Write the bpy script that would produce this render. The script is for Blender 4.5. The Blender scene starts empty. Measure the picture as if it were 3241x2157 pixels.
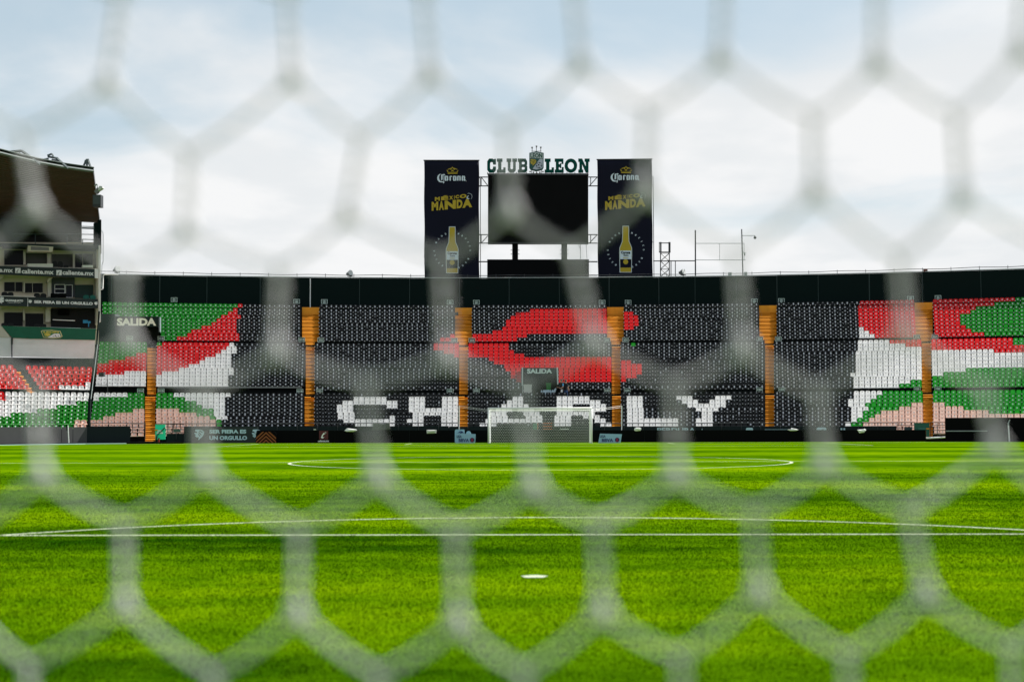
import bpy, bmesh, math, random
import numpy as np
from mathutils import Vector, Matrix, noise as mnoise

random.seed(7)
rng = np.random.default_rng(7)
R_ = math.radians
scn = bpy.context.scene
col = scn.collection

# ------------------------------------------------------------------ camera
PW, PH, FPX = 3241.0, 2157.0, 4840.0
CX, CY = PW / 2, PH / 2
EYE = Vector((0, 0, 1.53))
_a = math.atan(86.5 / FPX)
_p = math.atan(251.5 / FPX)
_r = 0.0028
FWD = Vector((-math.sin(_a) * math.cos(_p), math.cos(_a) * math.cos(_p), math.sin(_p)))
_r0 = Vector((math.cos(_a), math.sin(_a), 0))
_u0 = _r0.cross(FWD)
RGT = _r0 * math.cos(_r) - _u0 * math.sin(_r)
UPV = _r0 * math.sin(_r) + _u0 * math.cos(_r)
cam_d = bpy.data.cameras.new('camera')
cam_d.sensor_width = 36.0
cam_d.lens = FPX / PW * 36.0
cam_d.clip_start = 0.05
cam_d.clip_end = 6000
cam_d.dof.use_dof = True
cam_d.dof.focus_distance = 122.0
cam_d.dof.aperture_fstop = cam_d.lens / 29.0
cam_d.dof.aperture_blades = 5
cam = bpy.data.objects.new('camera', cam_d)
col.objects.link(cam)
M = Matrix.Identity(4)
for i in range(3):
    M[i][0], M[i][1], M[i][2], M[i][3] = RGT[i], UPV[i], -FWD[i], EYE[i]
cam.matrix_world = M
scn.camera = cam

# ------------------------------------------------------------------ light
SUN_AZ, SUN_EL = R_(56), R_(41)          # azimuth to the right of the line of sight, behind the far stand
SUN = Vector((math.sin(SUN_AZ) * math.cos(SUN_EL), math.cos(SUN_AZ) * math.cos(SUN_EL), math.sin(SUN_EL)))
sd = bpy.data.lights.new('sun', 'SUN')
sd.energy = 5.0
sd.angle = R_(0.5)
sd.color = (1.0, 0.955, 0.88)
so = bpy.data.objects.new('sun', sd)
so.rotation_euler = SUN.to_track_quat('Z', 'Y').to_euler()
so.location = (40, 60, 90)
col.objects.link(so)

world = bpy.data.worlds.new('World')
scn.world = world
world.use_nodes = True
nt = world.node_tree
nt.nodes.clear()
def N(t, **kw):
    n = nt.nodes.new(t)
    for k, v in kw.items():
        setattr(n, k, v)
    return n
L = nt.links.new
out = N('ShaderNodeOutputWorld')
bg = N('ShaderNodeBackground')
bg.inputs['Strength'].default_value = 0.0615
sky = N('ShaderNodeTexSky', sky_type='NISHITA')
sky.sun_disc = False
sky.sun_elevation = SUN_EL
sky.sun_rotation = SUN_AZ
sky.air_density = 1.0
sky.dust_density = 1.5
tc = N('ShaderNodeTexCoord')
sep = N('ShaderNodeSeparateXYZ')
L(tc.outputs['Generated'], sep.inputs[0])
# project the view direction on a flat cloud deck
add = N('ShaderNodeMath', operation='ADD'); add.inputs[1].default_value = 0.10
mx = N('ShaderNodeMath', operation='MAXIMUM'); mx.inputs[1].default_value = 0.0
L(sep.outputs['Z'], mx.inputs[0]); L(mx.outputs[0], add.inputs[0])
dx = N('ShaderNodeMath', operation='DIVIDE'); dy = N('ShaderNodeMath', operation='DIVIDE')
L(sep.outputs['X'], dx.inputs[0]); L(add.outputs[0], dx.inputs[1])
L(sep.outputs['Y'], dy.inputs[0]); L(add.outputs[0], dy.inputs[1])
cmb = N('ShaderNodeCombineXYZ')
L(dx.outputs[0], cmb.inputs[0]); L(dy.outputs[0], cmb.inputs[1])
mp = N('ShaderNodeMapping'); mp.inputs['Location'].default_value = (0.2, 8.3, 0.0)
mp.inputs['Scale'].default_value = (0.75, 0.55, 1)
L(cmb.outputs[0], mp.inputs[0])
n1 = N('ShaderNodeTexNoise'); n1.inputs['Scale'].default_value = 1.15; n1.inputs['Detail'].default_value = 9; n1.inputs['Roughness'].default_value = 0.50
n1.inputs['Distortion'].default_value = 0.5
L(mp.outputs[0], n1.inputs['Vector'])
n2 = N('ShaderNodeTexNoise'); n2.inputs['Scale'].default_value = 2.6; n2.inputs['Detail'].default_value = 6
L(mp.outputs[0], n2.inputs['Vector'])
# coverage: thick towards the horizon, breaking up higher
hz = N('ShaderNodeMapRange'); hz.inputs['From Min'].default_value = 0.02; hz.inputs['From Max'].default_value = 0.27
hz.inputs['To Min'].default_value = 0.40; hz.inputs['To Max'].default_value = -0.03
L(sep.outputs['Z'], hz.inputs['Value'])
cov = N('ShaderNodeMath', operation='ADD')
L(n1.outputs['Fac'], cov.inputs[0]); L(hz.outputs[0], cov.inputs[1])
ramp = N('ShaderNodeMapRange'); ramp.interpolation_type = 'SMOOTHSTEP'
ramp.inputs['From Min'].default_value = 0.40; ramp.inputs['From Max'].default_value = 0.68
L(cov.outputs[0], ramp.inputs['Value'])
cc = N('ShaderNodeMixRGB')
cc.inputs['Color1'].default_value = (6.75, 6.95, 7.1, 1)
cc.inputs['Color2'].default_value = (7.55, 7.6, 7.65, 1)
r2 = N('ShaderNodeMapRange'); r2.interpolation_type = 'SMOOTHSTEP'
r2.inputs['From Min'].default_value = 0.42; r2.inputs['From Max'].default_value = 0.60
L(n2.outputs['Fac'], r2.inputs['Value']); L(r2.outputs[0], cc.inputs['Fac'])
veil = N('ShaderNodeMixRGB'); veil.inputs['Fac'].default_value = 0.70    # thin high haze over the blue
veil.inputs['Color2'].default_value = (4.9, 5.95, 6.5, 1)
L(sky.outputs[0], veil.inputs['Color1'])
mixc = N('ShaderNodeMixRGB')
L(ramp.outputs[0], mixc.inputs['Fac']); L(veil.outputs[0], mixc.inputs['Color1']); L(cc.outputs[0], mixc.inputs['Color2'])
L(mixc.outputs[0], bg.inputs['Color']); L(bg.outputs[0], out.inputs['Surface'])

vs = scn.view_settings
vs.view_transform = 'Standard'; vs.look = 'None'; vs.exposure = 1.0; vs.gamma = 1.0; vs.use_curve_mapping = False
cy = scn.cycles
cy.use_denoising = True
try: cy.denoiser = 'OPENIMAGEDENOISE'
except Exception: pass
cy.max_bounces = 6; cy.diffuse_bounces = 3; cy.glossy_bounces = 2; cy.transmission_bounces = 4; cy.transparent_max_bounces = 6
cy.sample_clamp_indirect = 4.0
cy.use_adaptive_sampling = False

# ------------------------------------------------------------------ projection helpers (measuring the place)
def ray(px, py): return FWD + RGT * ((px - CX) / FPX) - UPV * ((py - CY) / FPX)
def project(p):
    d = Vector(p) - EYE
    z = d.dot(FWD)
    return CX + FPX * d.dot(RGT) / z, CY - FPX * d.dot(UPV) / z, z
def at_y(px, py, Y):
    d = ray(px, py); return EYE + d * (Y / d.y)
def at_z(px, py, Z):
    d = ray(px, py); return EYE + d * ((Z - EYE.z) / d.z)
TH0 = -0.286
def bend(th): return 1.0 - 0.55 * max(0.0, TH0 - th)
def on_cyl(px, py, R):
    d = ray(px, py); h = math.hypot(d.x, d.y); th = math.atan2(d.x, d.y)
    return EYE + d * (R * bend(th) / h)
def polar(R, th, z):
    r = R * bend(th); return Vector((r * math.sin(th), r * math.cos(th), z))
def theta_at(px, R, z):
    th = math.atan((px - 1707) / FPX)
    for _ in range(5):
        x, y, d = project(polar(R, th, z)); th += (px - x) / FPX * 0.97
    return th
def yaw_at(th):
    """outward direction of the rows at th, as a rotation about z (local +Y = outward)"""
    e = 1e-3
    t = polar(100, th + e, 0) - polar(100, th - e, 0)
    return math.atan2(t.y, t.x)

# ------------------------------------------------------------------ materials
MATS = {}
def mat(name, rgb, rough=0.6, var=0.12, scale=3.0, trans=0.0, metal=0.0, spec=0.4, bump=0.0):
    if name in MATS: return MATS[name]
    m = bpy.data.materials.new(name); m.use_nodes = True
    t = m.node_tree; b = t.nodes['Principled BSDF']
    b.inputs['Roughness'].default_value = rough
    b.inputs['Metallic'].default_value = metal
    b.inputs['Specular IOR Level'].default_value = spec
    c = (rgb[0], rgb[1], rgb[2], 1)
    geo = t.nodes.new('ShaderNodeNewGeometry')
    nz = t.nodes.new('ShaderNodeTexNoise'); nz.inputs['Scale'].default_value = scale; nz.inputs['Detail'].default_value = 5
    t.links.new(geo.outputs['Position'], nz.inputs['Vector'])
    mx = t.nodes.new('ShaderNodeMixRGB')
    mx.inputs['Color1'].default_value = tuple(v * (1 - var) for v in rgb) + (1,)
    mx.inputs['Color2'].default_value = tuple(min(1, v * (1 + var)) for v in rgb) + (1,)
    t.links.new(nz.outputs['Fac'], mx.inputs['Fac'])
    t.links.new(mx.outputs[0], b.inputs['Base Color'])
    if bump:
        bp = t.nodes.new('ShaderNodeBump'); bp.inputs['Strength'].default_value = bump; bp.inputs['Distance'].default_value = 0.02
        t.links.new(nz.outputs['Fac'], bp.inputs['Height']); t.links.new(bp.outputs[0], b.inputs['Normal'])
    if trans:
        tr = t.nodes.new('ShaderNodeBsdfTranslucent'); t.links.new(mx.outputs[0], tr.inputs['Color'])
        ms = t.nodes.new('ShaderNodeMixShader'); ms.inputs[0].default_value = trans
        t.links.new(b.outputs[0], ms.inputs[1]); t.links.new(tr.outputs[0], ms.inputs[2])
        t.links.new(ms.outputs[0], t.nodes['Material Output'].inputs['Surface'])
    MATS[name] = m
    return m

m_black = mat('black vinyl', (0.003, 0.0033, 0.0036), 0.8, spec=0.04)
m_dark = mat('dark green painted steel', (0.0035, 0.0095, 0.009), 0.8, spec=0.06)
m_conc = mat('dark painted concrete', (0.006, 0.0075, 0.0075), 0.9, 0.3, 2.0, spec=0.03)
m_white = mat('white paint', (0.78, 0.78, 0.78), 0.5, 0.05)
m_steel = mat('galvanised steel', (0.30, 0.34, 0.34), 0.5, 0.15, metal=0.2)
m_dsteel = mat('dark steel', (0.02, 0.024, 0.028), 0.5, 0.15)
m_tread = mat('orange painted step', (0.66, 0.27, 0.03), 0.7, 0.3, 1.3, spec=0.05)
m_riser = mat('shaded orange riser', (0.45, 0.155, 0.009), 0.8, 0.35, 1.1, spec=0.0)  # shade on the upright faces is put into this darker orange
m_signbg = mat('dark green sign', (0.008, 0.02, 0.018), 0.6, 0.1, spec=.1)
m_cream = mat('cream plaster', (0.62, 0.56, 0.43), 0.85, 0.12, 1.2, spec=0.1)
m_glass = mat('dark window glass', (0.006, 0.007, 0.009), 0.25, 0.0, spec=0.08)
m_pale = mat('pale print', (0.62, 0.72, 0.74), 0.6, 0.04)

# ------------------------------------------------------------------ mesh builder
class Plane:
    """a vertical plane through two ground points; pt() measures the point seen at a pixel of the photograph"""
    def __init__(s, a, b):
        a = Vector((a[0], a[1], 0)); b = Vector((b[0], b[1], 0))
        t = (b - a).normalized(); s.n = Vector((t.y, -t.x, 0)); s.t = t
        if s.n.dot(EYE - a) < 0: s.n = -s.n
        s.d = s.n.dot(a)
    def pt(s, px, py, off=0.0):
        r = ray(px, py); k = (s.d + off - s.n.dot(EYE)) / s.n.dot(r)
        return EYE + r * k
def PY(Y): return Plane((-10, Y), (10, Y))

class MB:
    def __init__(s): s.v = []; s.f = []; s.m = []; s.mats = []; s.cur = 0
    def use(s, m):
        if m not in s.mats: s.mats.append(m)
        s.cur = s.mats.index(m); return s
    def poly(s, pts):
        i = len(s.v); s.v += [tuple(p) for p in pts]; s.f.append(tuple(range(i, i + len(pts)))); s.m.append(s.cur)
    def raw(s, verts, faces):
        i = len(s.v); s.v += [tuple(p) for p in verts]
        for f in faces: s.f.append(tuple(i + k for k in f)); s.m.append(s.cur)
    def hexa(s, p):   # 8 corners: bottom 4 ccw, top 4 ccw
        s.raw(p, [(3, 2, 1, 0), (4, 5, 6, 7), (0, 1, 5, 4), (1, 2, 6, 5), (2, 3, 7, 6), (3, 0, 4, 7)])
    def box(s, c, sz, yaw=0.0):
        c = Vector(c); hx, hy, hz = sz[0] / 2, sz[1] / 2, sz[2] / 2
        cs, sn = math.cos(yaw), math.sin(yaw)
        P = []
        for z in (-hz, hz):
            for x, y in ((-hx, -hy), (hx, -hy), (hx, hy), (-hx, hy)):
                P.append(c + Vector((x * cs - y * sn, x * sn + y * cs, z)))
        s.hexa(P)
    def tube(s, a, b, r, n=6, r2=None, caps=True):
        a = Vector(a); b = Vector(b); d = (b - a)
        if d.length < 1e-9: return
        d.normalize(); q = d.to_track_quat('Z', 'Y'); r2 = r if r2 is None else r2
        A = []; B = []
        for k in range(n):
            t = 2 * math.pi * k / n; o = q @ Vector((math.cos(t), math.sin(t), 0))
            A.append(a + o * r); B.append(b + o * r2)
        F = [(k, (k + 1) % n, n + (k + 1) % n, n + k) for k in range(n)]
        if caps: F += [tuple(range(n - 1, -1, -1)), tuple(range(n, 2 * n))]
        s.raw(A + B, F)
    def path(s, pts, r, n=6):
        for a, b in zip(pts, pts[1:]): s.tube(a, b, r, n)
    def prism(s, front, back):
        n = len(front)
        s.raw(list(front) + list(back), [tuple(range(n)), tuple(range(2 * n - 1, n - 1, -1))] + [(k, n + k, n + (k + 1) % n, (k + 1) % n) for k in range(n)])
    def ppx(s, pl, pts, f=0.0, b=None):      # polygon measured in photo pixels on a plane, optionally thick
        F = [pl.pt(x, y, f) for x, y in pts]
        if b is None: s.poly(F)
        else: s.prism(F, [p - pl.n * (f - b) for p in F])
    def rpx(s, pl, x0, y0, x1, y1, f=0.0, b=None): s.ppx(pl, [(x0, y1), (x1, y1), (x1, y0), (x0, y0)], f, b)
    def sphere(s, c, r, nu=8, nv=5, sc=(1, 1, 1)):
        V = []; Fc = []
        for j in range(nv + 1):
            ph = math.pi * j / nv
            for i in range(nu):
                t = 2 * math.pi * i / nu
                V.append((c[0] + r * sc[0] * math.sin(ph) * math.cos(t), c[1] + r * sc[1] * math.sin(ph) * math.sin(t), c[2] + r * sc[2] * math.cos(ph)))
        for j in range(nv):
            for i in range(nu):
                Fc.append((j * nu + i, (j + 1) * nu + i, (j + 1) * nu + (i + 1) % nu, j * nu + (i + 1) % nu))
        s.raw(V, Fc)
    def text(s, pl, txt, x0, y0, x1, y1, f=0.02, b=None, slope=0.0, bold=0.02, shear=0.0, rot=0.0):
        V, T = text_geo(txt, bold)
        w = max(p[0] for p in V); h = max(p[1] for p in V)
        mxx, myy = (x0 + x1) / 2, (y0 + y1) / 2
        cr, sr = math.cos(rot), math.sin(rot)
        def mp(p):
            u = p[0] / w; v = p[1] / h
            X = x0 + u * (x1 - x0) + shear * v * (y1 - y0); Y = y1 - v * (y1 - y0) + slope * (X - x0)
            if rot: X, Y = mxx + (X - mxx) * cr - (Y - myy) * sr, myy + (X - mxx) * sr + (Y - myy) * cr
            return pl.pt(X, Y, f)
        s.raw([mp(p) for p in V], T)
    def build(s, name, m=None, parent=None, smooth=False):
        me = bpy.data.meshes.new(name); me.from_pydata(s.v, [], s.f)
        mats = s.mats if s.mats else [m]
        for x in mats: me.materials.append(x)
        if s.mats: me.polygons.foreach_set('material_index', s.m)
        if smooth: me.polygons.foreach_set('use_smooth', [True] * len(s.f))
        me.update()
        o = bpy.data.objects.new(name, me); col.objects.link(o)
        if parent: o.parent = parent
        return o

_tc = {}
def text_geo(txt, bold=0.02):
    if (txt, bold) in _tc: return _tc[(txt, bold)]
    cu = bpy.data.curves.new('lettering', 'FONT'); cu.body = txt; cu.size = 1; cu.offset = bold; cu.resolution_u = 3
    o = bpy.data.objects.new('lettering', cu); col.objects.link(o)
    bpy.context.view_layer.update()
    me = o.evaluated_get(bpy.context.evaluated_depsgraph_get()).to_mesh()
    V = [(v.co.x, v.co.y) for v in me.vertices]; T = [tuple(p.vertices) for p in me.polygons]
    o.evaluated_get(bpy.context.evaluated_depsgraph_get()).to_mesh_clear()
    bpy.data.objects.remove(o); bpy.data.curves.remove(cu)
    ax = min(p[0] for p in V); ay = min(p[1] for p in V)
    V = [(p[0] - ax, p[1] - ay) for p in V]
    _tc[(txt, bold)] = (V, T); return V, T

def tag(o, label=None, cat=None, group=None, kind=None):
    for k, v in (('label', label), ('category', cat), ('group', group), ('kind', kind)):
        if v: o[k] = v
    return o
def thing(name, label, cat, loc=(0, 0, 0), group=None):
    o = bpy.data.objects.new(name, None); col.objects.link(o); o.location = loc; o.empty_display_size = 0.2
    return tag(o, label, cat, group)
def adopt(root, objs):
    """parent meshes built in world coordinates under an Empty standing at the thing's base"""
    off = Vector(root.location)
    for o in objs:
        o.data.transform(Matrix.Translation(-off)); o.parent = root
def part(root, name, mb, m=None, smooth=False, label=None):
    o = mb.build(name, m, None, smooth); adopt(root, [o])
    if label: o['label'] = label
    return o
ORD = ['', 'first', 'second', 'third', 'fourth', 'fifth', 'sixth', 'seventh', 'eighth', 'ninth', 'tenth', 'eleventh', 'twelfth', 'thirteenth', 'fourteenth', 'fifteenth', 'sixteenth', 'seventeenth', 'eighteenth', 'nineteenth', 'twentieth']
_T = {20: 'twenty', 30: 'thirty', 40: 'forty', 50: 'fifty'}
def ordn(n):
    if n <= 20: return ORD[n]
    if n % 10 == 0: return {30: 'thirtieth', 40: 'fortieth', 50: 'fiftieth'}[n]
    return _T[n // 10 * 10] + '-' + ORD[n % 10]
# ------------------------------------------------------------------ ground and pitch
def gz(Y):
    t = min(1.0, max(0.0, (Y - 80) / 33.0)); return -0.10 * t * t * (3 - 2 * t)

def grass_mat(name, blades):
    m = bpy.data.materials.new(name); m.use_nodes = True
    t = m.node_tree; b = t.nodes['Principled BSDF']
    b.inputs['Roughness'].default_value = 0.75; b.inputs['Specular IOR Level'].default_value = 0.0
    ln = t.links.new
    geo = t.nodes.new('ShaderNodeNewGeometry'); sp = t.nodes.new('ShaderNodeSeparateXYZ'); ln(geo.outputs['Position'], sp.inputs[0])
    def noise(scale, det, sx=1.0, sy=1.0):
        mp = t.nodes.new('ShaderNodeMapping'); mp.inputs['Scale'].default_value = (sx, sy, 1); ln(geo.outputs['Position'], mp.inputs[0])
        n = t.nodes.new('ShaderNodeTexNoise'); n.inputs['Scale'].default_value = scale; n.inputs['Detail'].default_value = det
        ln(mp.outputs[0], n.inputs['Vector']); return n.outputs['Fac']
    def math_(op, a, bb):
        n = t.nodes.new('ShaderNodeMath'); n.operation = op
        for i, v in enumerate((a, bb)):
            if isinstance(v, (int, float)): n.inputs[i].default_value = v
            else: ln(v, n.inputs[i])
        return n.outputs[0]
    patch = noise(0.16, 4, 0.5, 1.0)
    mid = noise(1.1, 6)
    fine = noise(14.0 if blades else 9.0, 4)
    streak = noise(0.9, 3, 0.12, 1.0)          # worn mowing streaks along the goal line
    st = math_('SINE', math_('MULTIPLY', sp.outputs['Y'], 2 * math.pi / 11.0), 0)
    st = math_('MULTIPLY', math_('MULTIPLY_ADD', st, 1.0), 1.0) if False else st
    f = math_('ADD', math_('MULTIPLY', patch, 0.55), math_('MULTIPLY', mid, 0.50))
    f = math_('ADD', f, math_('ADD', math_('MULTIPLY', fine, 0.14), 0.105))
    f = math_('ADD', f, math_('MULTIPLY', streak, 0.55))
    f = math_('ADD', f, math_('MULTIPLY', st, 0.13))
    mr = t.nodes.new('ShaderNodeMapRange'); mr.inputs['From Min'].default_value = 0.68; mr.inputs['From Max'].default_value = 1.26
    ln(f, mr.inputs['Value'])
    rp = t.nodes.new('ShaderNodeValToRGB')
    e = rp.color_ramp.elements
    k = 0.265 if blades else 0.66
    e[0].position = 0.0; e[0].color = (0.015 * k, 0.066 * k, 0.0003, 1)
    e[1].position = 1.0; e[1].color = ((0.118 if blades else 0.180) * k, 0.31 * k, 0.0006, 1)
    e2 = e.new(0.5); e2.color = ((0.046 if blades else 0.080) * k, 0.185 * k, 0.0003, 1)
    ln(mr.outputs[0], rp.inputs['Fac']); ln(rp.outputs[0], b.inputs['Base Color'])
    if blades:
        tr = t.nodes.new('ShaderNodeBsdfTranslucent'); ln(rp.outputs[0], tr.inputs['Color'])
        sc = t.nodes.new('ShaderNodeVectorMath'); sc.operation = 'SCALE'; sc.inputs['Scale'].default_value = 0.4; ln(geo.outputs['Normal'], sc.inputs[0])
        ad = t.nodes.new('ShaderNodeVectorMath'); ad.operation = 'ADD'; ad.inputs[1].default_value = (0, 0, 0.6); ln(sc.outputs[0], ad.inputs[0])
        nm = t.nodes.new('ShaderNodeVectorMath'); nm.operation = 'NORMALIZE'; ln(ad.outputs[0], nm.inputs[0]); ln(nm.outputs[0], b.inputs['Normal'])
        ms = t.nodes.new('ShaderNodeMixShader'); ms.inputs[0].default_value = 0.35
        ln(b.outputs[0], ms.inputs[1]); ln(tr.outputs[0], ms.inputs[2]); ln(ms.outputs[0], t.nodes['Material Output'].inputs['Surface'])
    else:
        bp = t.nodes.new('ShaderNodeBump'); bp.inputs['Strength'].default_value = 0.6; bp.inputs['Distance'].default_value = 0.03
        ln(fine, bp.inputs['Height']); ln(bp.outputs[0], b.inputs['Normal'])
    return m
m_turf = grass_mat('mown turf', False)
m_blade = grass_mat('grass blades', True)

g = MB()
g.raw([(-3000, -1500, -0.6), (3000, -1500, -0.6), (3000, 3000, -0.6), (-3000, 3000, -0.6)], [(0, 1, 2, 3)])
tag(g.build('ground', mat('asphalt ground', (0.05, 0.05, 0.05), 0.9)), kind='structure')
g = MB(); ys = [-12, 0, 20, 40, 60, 80, 86, 92, 98, 104, 109, 113, 118.4]
V = []
for Y in ys:
    V += [(-62, Y, gz(Y)), (62, Y, gz(Y))]
g.raw(V, [(2 * i, 2 * i + 1, 2 * i + 3, 2 * i + 2) for i in range(len(ys) - 1)])
tag(g.build('pitch', m_turf), kind='structure')

# pitch markings: sheets 4 mm above the turf, with painted blades standing in the near ones
GL = 4.1                                   # the near goal line lies 4.1 m in front of the lens
HALF = GL + 52.5; FARL = GL + 105.5
m_line = mat('pitch paint', (0.38, 0.43, 0.30), 0.9, 0.3, 9.0, spec=0.05)
def strip(mb, pts, w=0.12, closed=False):
    n = len(pts); Lft = []; Rgt = []
    for i in range(n):
        a = Vector(pts[(i - 1) % n if closed else max(0, i - 1)]); c = Vector(pts[(i + 1) % n if closed else min(n - 1, i + 1)])
        t = (c - a).normalized(); o = Vector((-t.y, t.x)) * w / 2; p = Vector(pts[i])
        Lft.append((p.x + o.x, p.y + o.y, gz(p.y) + .004)); Rgt.append((p.x - o.x, p.y - o.y, gz(p.y) + .004))
    mb.raw(Rgt + Lft, [(i, (i + 1) % n, n + (i + 1) % n, n + i) for i in range(n if closed else n - 1)])
def seg(a, b, n=24): return [(a[0] + (b[0] - a[0]) * i / n, a[1] + (b[1] - a[1]) * i / n) for i in range(n + 1)]
def arc(c, r, t0, t1, n=64): return [(c[0] + r * math.cos(t0 + (t1 - t0) * i / n), c[1] + r * math.sin(t0 + (t1 - t0) * i / n)) for i in range(n + 1)]
BOX = GL + 16.5; SPOT = GL + 11.0
tarc = math.asin((BOX - SPOT) / 9.15)
near_marks = []
def mark(name, pts, closed=False, w=0.12):
    mb = MB(); strip(mb, pts, w, closed); return tag(mb.build(name, m_line), kind='structure')
mark('halfway_line', seg((-34, HALF), (34, HALF)))
mark('centre_circle', arc((0, HALF), 9.15, 0, 2 * math.pi, 127)[:-1], True)
mark('penalty_area_line', seg((-20.16, BOX), (20.16, BOX)))
mark('penalty_arc', arc((0, SPOT), 9.15, tarc, math.pi - tarc))
mb = MB(); mb.poly([(-.055 + q * math.cos(t), SPOT + q * math.sin(t), .006) for q, t in [(.125 + .012 * math.sin(t * 5) + .008 * math.sin(t * 11), t) for t in [2 * math.pi * i / 24 for i in range(24)]]]); tag(mb.build('penalty_spot', m_line), kind='structure')
mark('goal_line', seg((-34, FARL), (34, FARL)))
mark('far_penalty_area_line', seg((-20.16, FARL), (-20.16, FARL - 16.5)) + seg((-20.16, FARL - 16.5), (20.16, FARL - 16.5)) + seg((20.16, FARL - 16.5), (20.16, FARL)))
mark('far_goal_area_line', seg((-9.16, FARL), (-9.16, FARL - 5.5)) + seg((-9.16, FARL - 5.5), (9.16, FARL - 5.5)) + seg((9.16, FARL - 5.5), (9.16, FARL)))

# grass blades where the lens can tell them apart
def on_line(x, y):
    a = np.abs(y - BOX) < .062
    r = np.hypot(x, y - SPOT)
    a |= (np.abs(r - 9.15) < .062) & (y > BOX)
    a |= np.hypot((x + .055), y - SPOT) < .125
    return a
n_try = 900000
u = rng.random(n_try); Yb = 6.5 * (52.0 / 6.5) ** (u ** 0.86)
ux = rng.random(n_try) * 2 - 1
Xb = ux * (Yb * 0.46 + 2.2) - Yb * 0.018
clump = np.sin(Xb * 5.1 + np.sin(Yb * 3.3) * 2) * np.sin(Yb * 4.3 + np.sin(Xb * 2.7) * 2)
hgt = (0.009 + 0.007 * rng.random(n_try) + 0.0035 * clump) * (1 + np.clip((Yb - 20) / 60, 0, .5))
wid = 0.0022 * np.maximum(1, Yb / 9) * (0.7 + .6 * rng.random(n_try))
ang = rng.random(n_try) * 2 * np.pi; lean = (rng.random(n_try) ** 1.5) * 0.9; la = rng.random(n_try) * 2 * np.pi
msk = on_line(Xb, Yb)
keep = (rng.random(n_try) > (Yb - 20) / 30.0) & (Yb < 50) & (rng.random(n_try) > (np.abs(ux) - .80) / .2)
def blades(sel, name, m):
    n = int(sel.sum()); x, y, h, w, a, l, q = Xb[sel], Yb[sel], hgt[sel], wid[sel], ang[sel], lean[sel], la[sel]
    V = np.empty((n, 3, 3))
    V[:, 0] = np.stack([x - w * np.cos(a), y - w * np.sin(a), np.zeros(n)], 1)
    V[:, 1] = np.stack([x + w * np.cos(a), y + w * np.sin(a), np.zeros(n)], 1)
    V[:, 2] = np.stack([x + h * l * np.cos(q), y + h * l * np.sin(q), h * np.sqrt(np.maximum(.2, 1 - .5 * l * l))], 1)
    me = bpy.data.meshes.new(name)
    me.vertices.add(3 * n); me.vertices.foreach_set('co', V.ravel())
    me.loops.add(3 * n); me.loops.foreach_set('vertex_index', np.arange(3 * n, dtype=np.int32))
    me.polygons.add(n); me.polygons.foreach_set('loop_start', np.arange(0, 3 * n, 3, dtype=np.int32))
    me.materials.append(m); me.update(calc_edges=True)
    o = bpy.data.objects.new(name, me); col.objects.link(o); return o
tag(blades(~msk & keep, 'grass', m_blade), 'short mown grass blades covering the pitch in front of the goal', 'grass', kind='stuff')
tag(blades(msk & keep, 'painted_grass', m_line), 'white painted grass blades along the pitch lines', 'grass', kind='stuff')

# ------------------------------------------------------------------ the end stand
c2, c3, c4, c5, c6 = (0, 2.85125), (700, 2.85125), (1300, 2.85125), (1900, 2.85125), (2500, 2.4885)
def X(c, u): return c[0] + u / c[1]
LV = [1265, 1228, 1197, 1165, 1130, 1097, 1062, 1027, 992]
MV = [930, 897, 865, 832, 800, 768, 736, 704, 672, 640, 608, 577, 545]
UV = [494, 462, 430, 396, 364, 332, 299, 267, 236, 199]
PITCH = 0.66
ROW = {}
for i, v in enumerate(LV): ROW['L%d' % i] = [120.0 + PITCH * i, 900 + v / 2.85125]
for i, v in enumerate(MV): ROW['M%d' % i] = [127.2 + PITCH * i, 900 + v / 2.85125]
for i, v in enumerate(UV): ROW['U%d' % i] = [136.6 + PITCH * i, 900 + v / 2.85125]
ROW['X1'] = [119.34, 1355.5]; ROW['X2'] = [118.68, 1367.5]
for k, r in ROW.items(): r.append(on_cyl(1707, r[1], r[0]).z)
def RZ(k): return ROW[k][0], ROW[k][2]
FLOOR = 0.55
def zf(k): return ROW[k][2] - FLOOR
WALL_R = 144.3
WALL_TOP = on_cyl(1707, 880, WALL_R).z
order = ['X2', 'X1'] + ['L%d' % i for i in range(9)] + ['M%d' % i for i in range(13)] + ['U%d' % i for i in range(10)]

def profile(cut=None, open_=False):
    par = 0.0 if open_ else .30
    P = [(118.2, -.3), (118.2, zf('X2'))]
    for k in order:
        R, z = ROW[k][0], zf(k)
        if cut == 'M' and k in ('M0', 'M1', 'M2', 'M3', 'M4', 'M5'):
            if k == 'M5': P += [(R + .2, zf('L8')), (R + .2, zf('M6'))]
            continue
        if cut == 'U' and k in ('U0', 'U1', 'U2', 'U3', 'U4', 'U5'):
            if k == 'U5': P += [(R + .2, zf('M12')), (R + .2, zf('U6'))]
            continue
        if k == 'M0': P += [(R - .45, zf('L8')), (R - .45, z + par), (R - .31, z + par), (R - .31, z)]
        elif k == 'U0': P += [(R - .45, zf('M12')), (R - .45, z + par), (R - .31, z + par), (R - .31, z)]
        else:
            if P[-1][1] != z: P.append((R - .42, P[-1][1])) if abs(P[-1][0] - (R - .42)) > .01 and P[-1][0] < R - .42 else None
            P.append((R - .42, z))
        P.append((R + .24, z))
    if cut == 'C':
        i = [q for q, p in enumerate(P) if p[0] <= ROW['M5'][0] + .25][-1]
        return P[:i + 1] + [(ROW['M5'][0] + .3, -.3)]
    P.append((WALL_R + .3, P[-1][1]))
    return P
P2 = (theta_at(1651, 127, 4.5), theta_at(1766.5, 127, 4.5))
P1 = (theta_at(313, 137, 8.8), theta_at(507, 137, 8.8))
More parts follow.
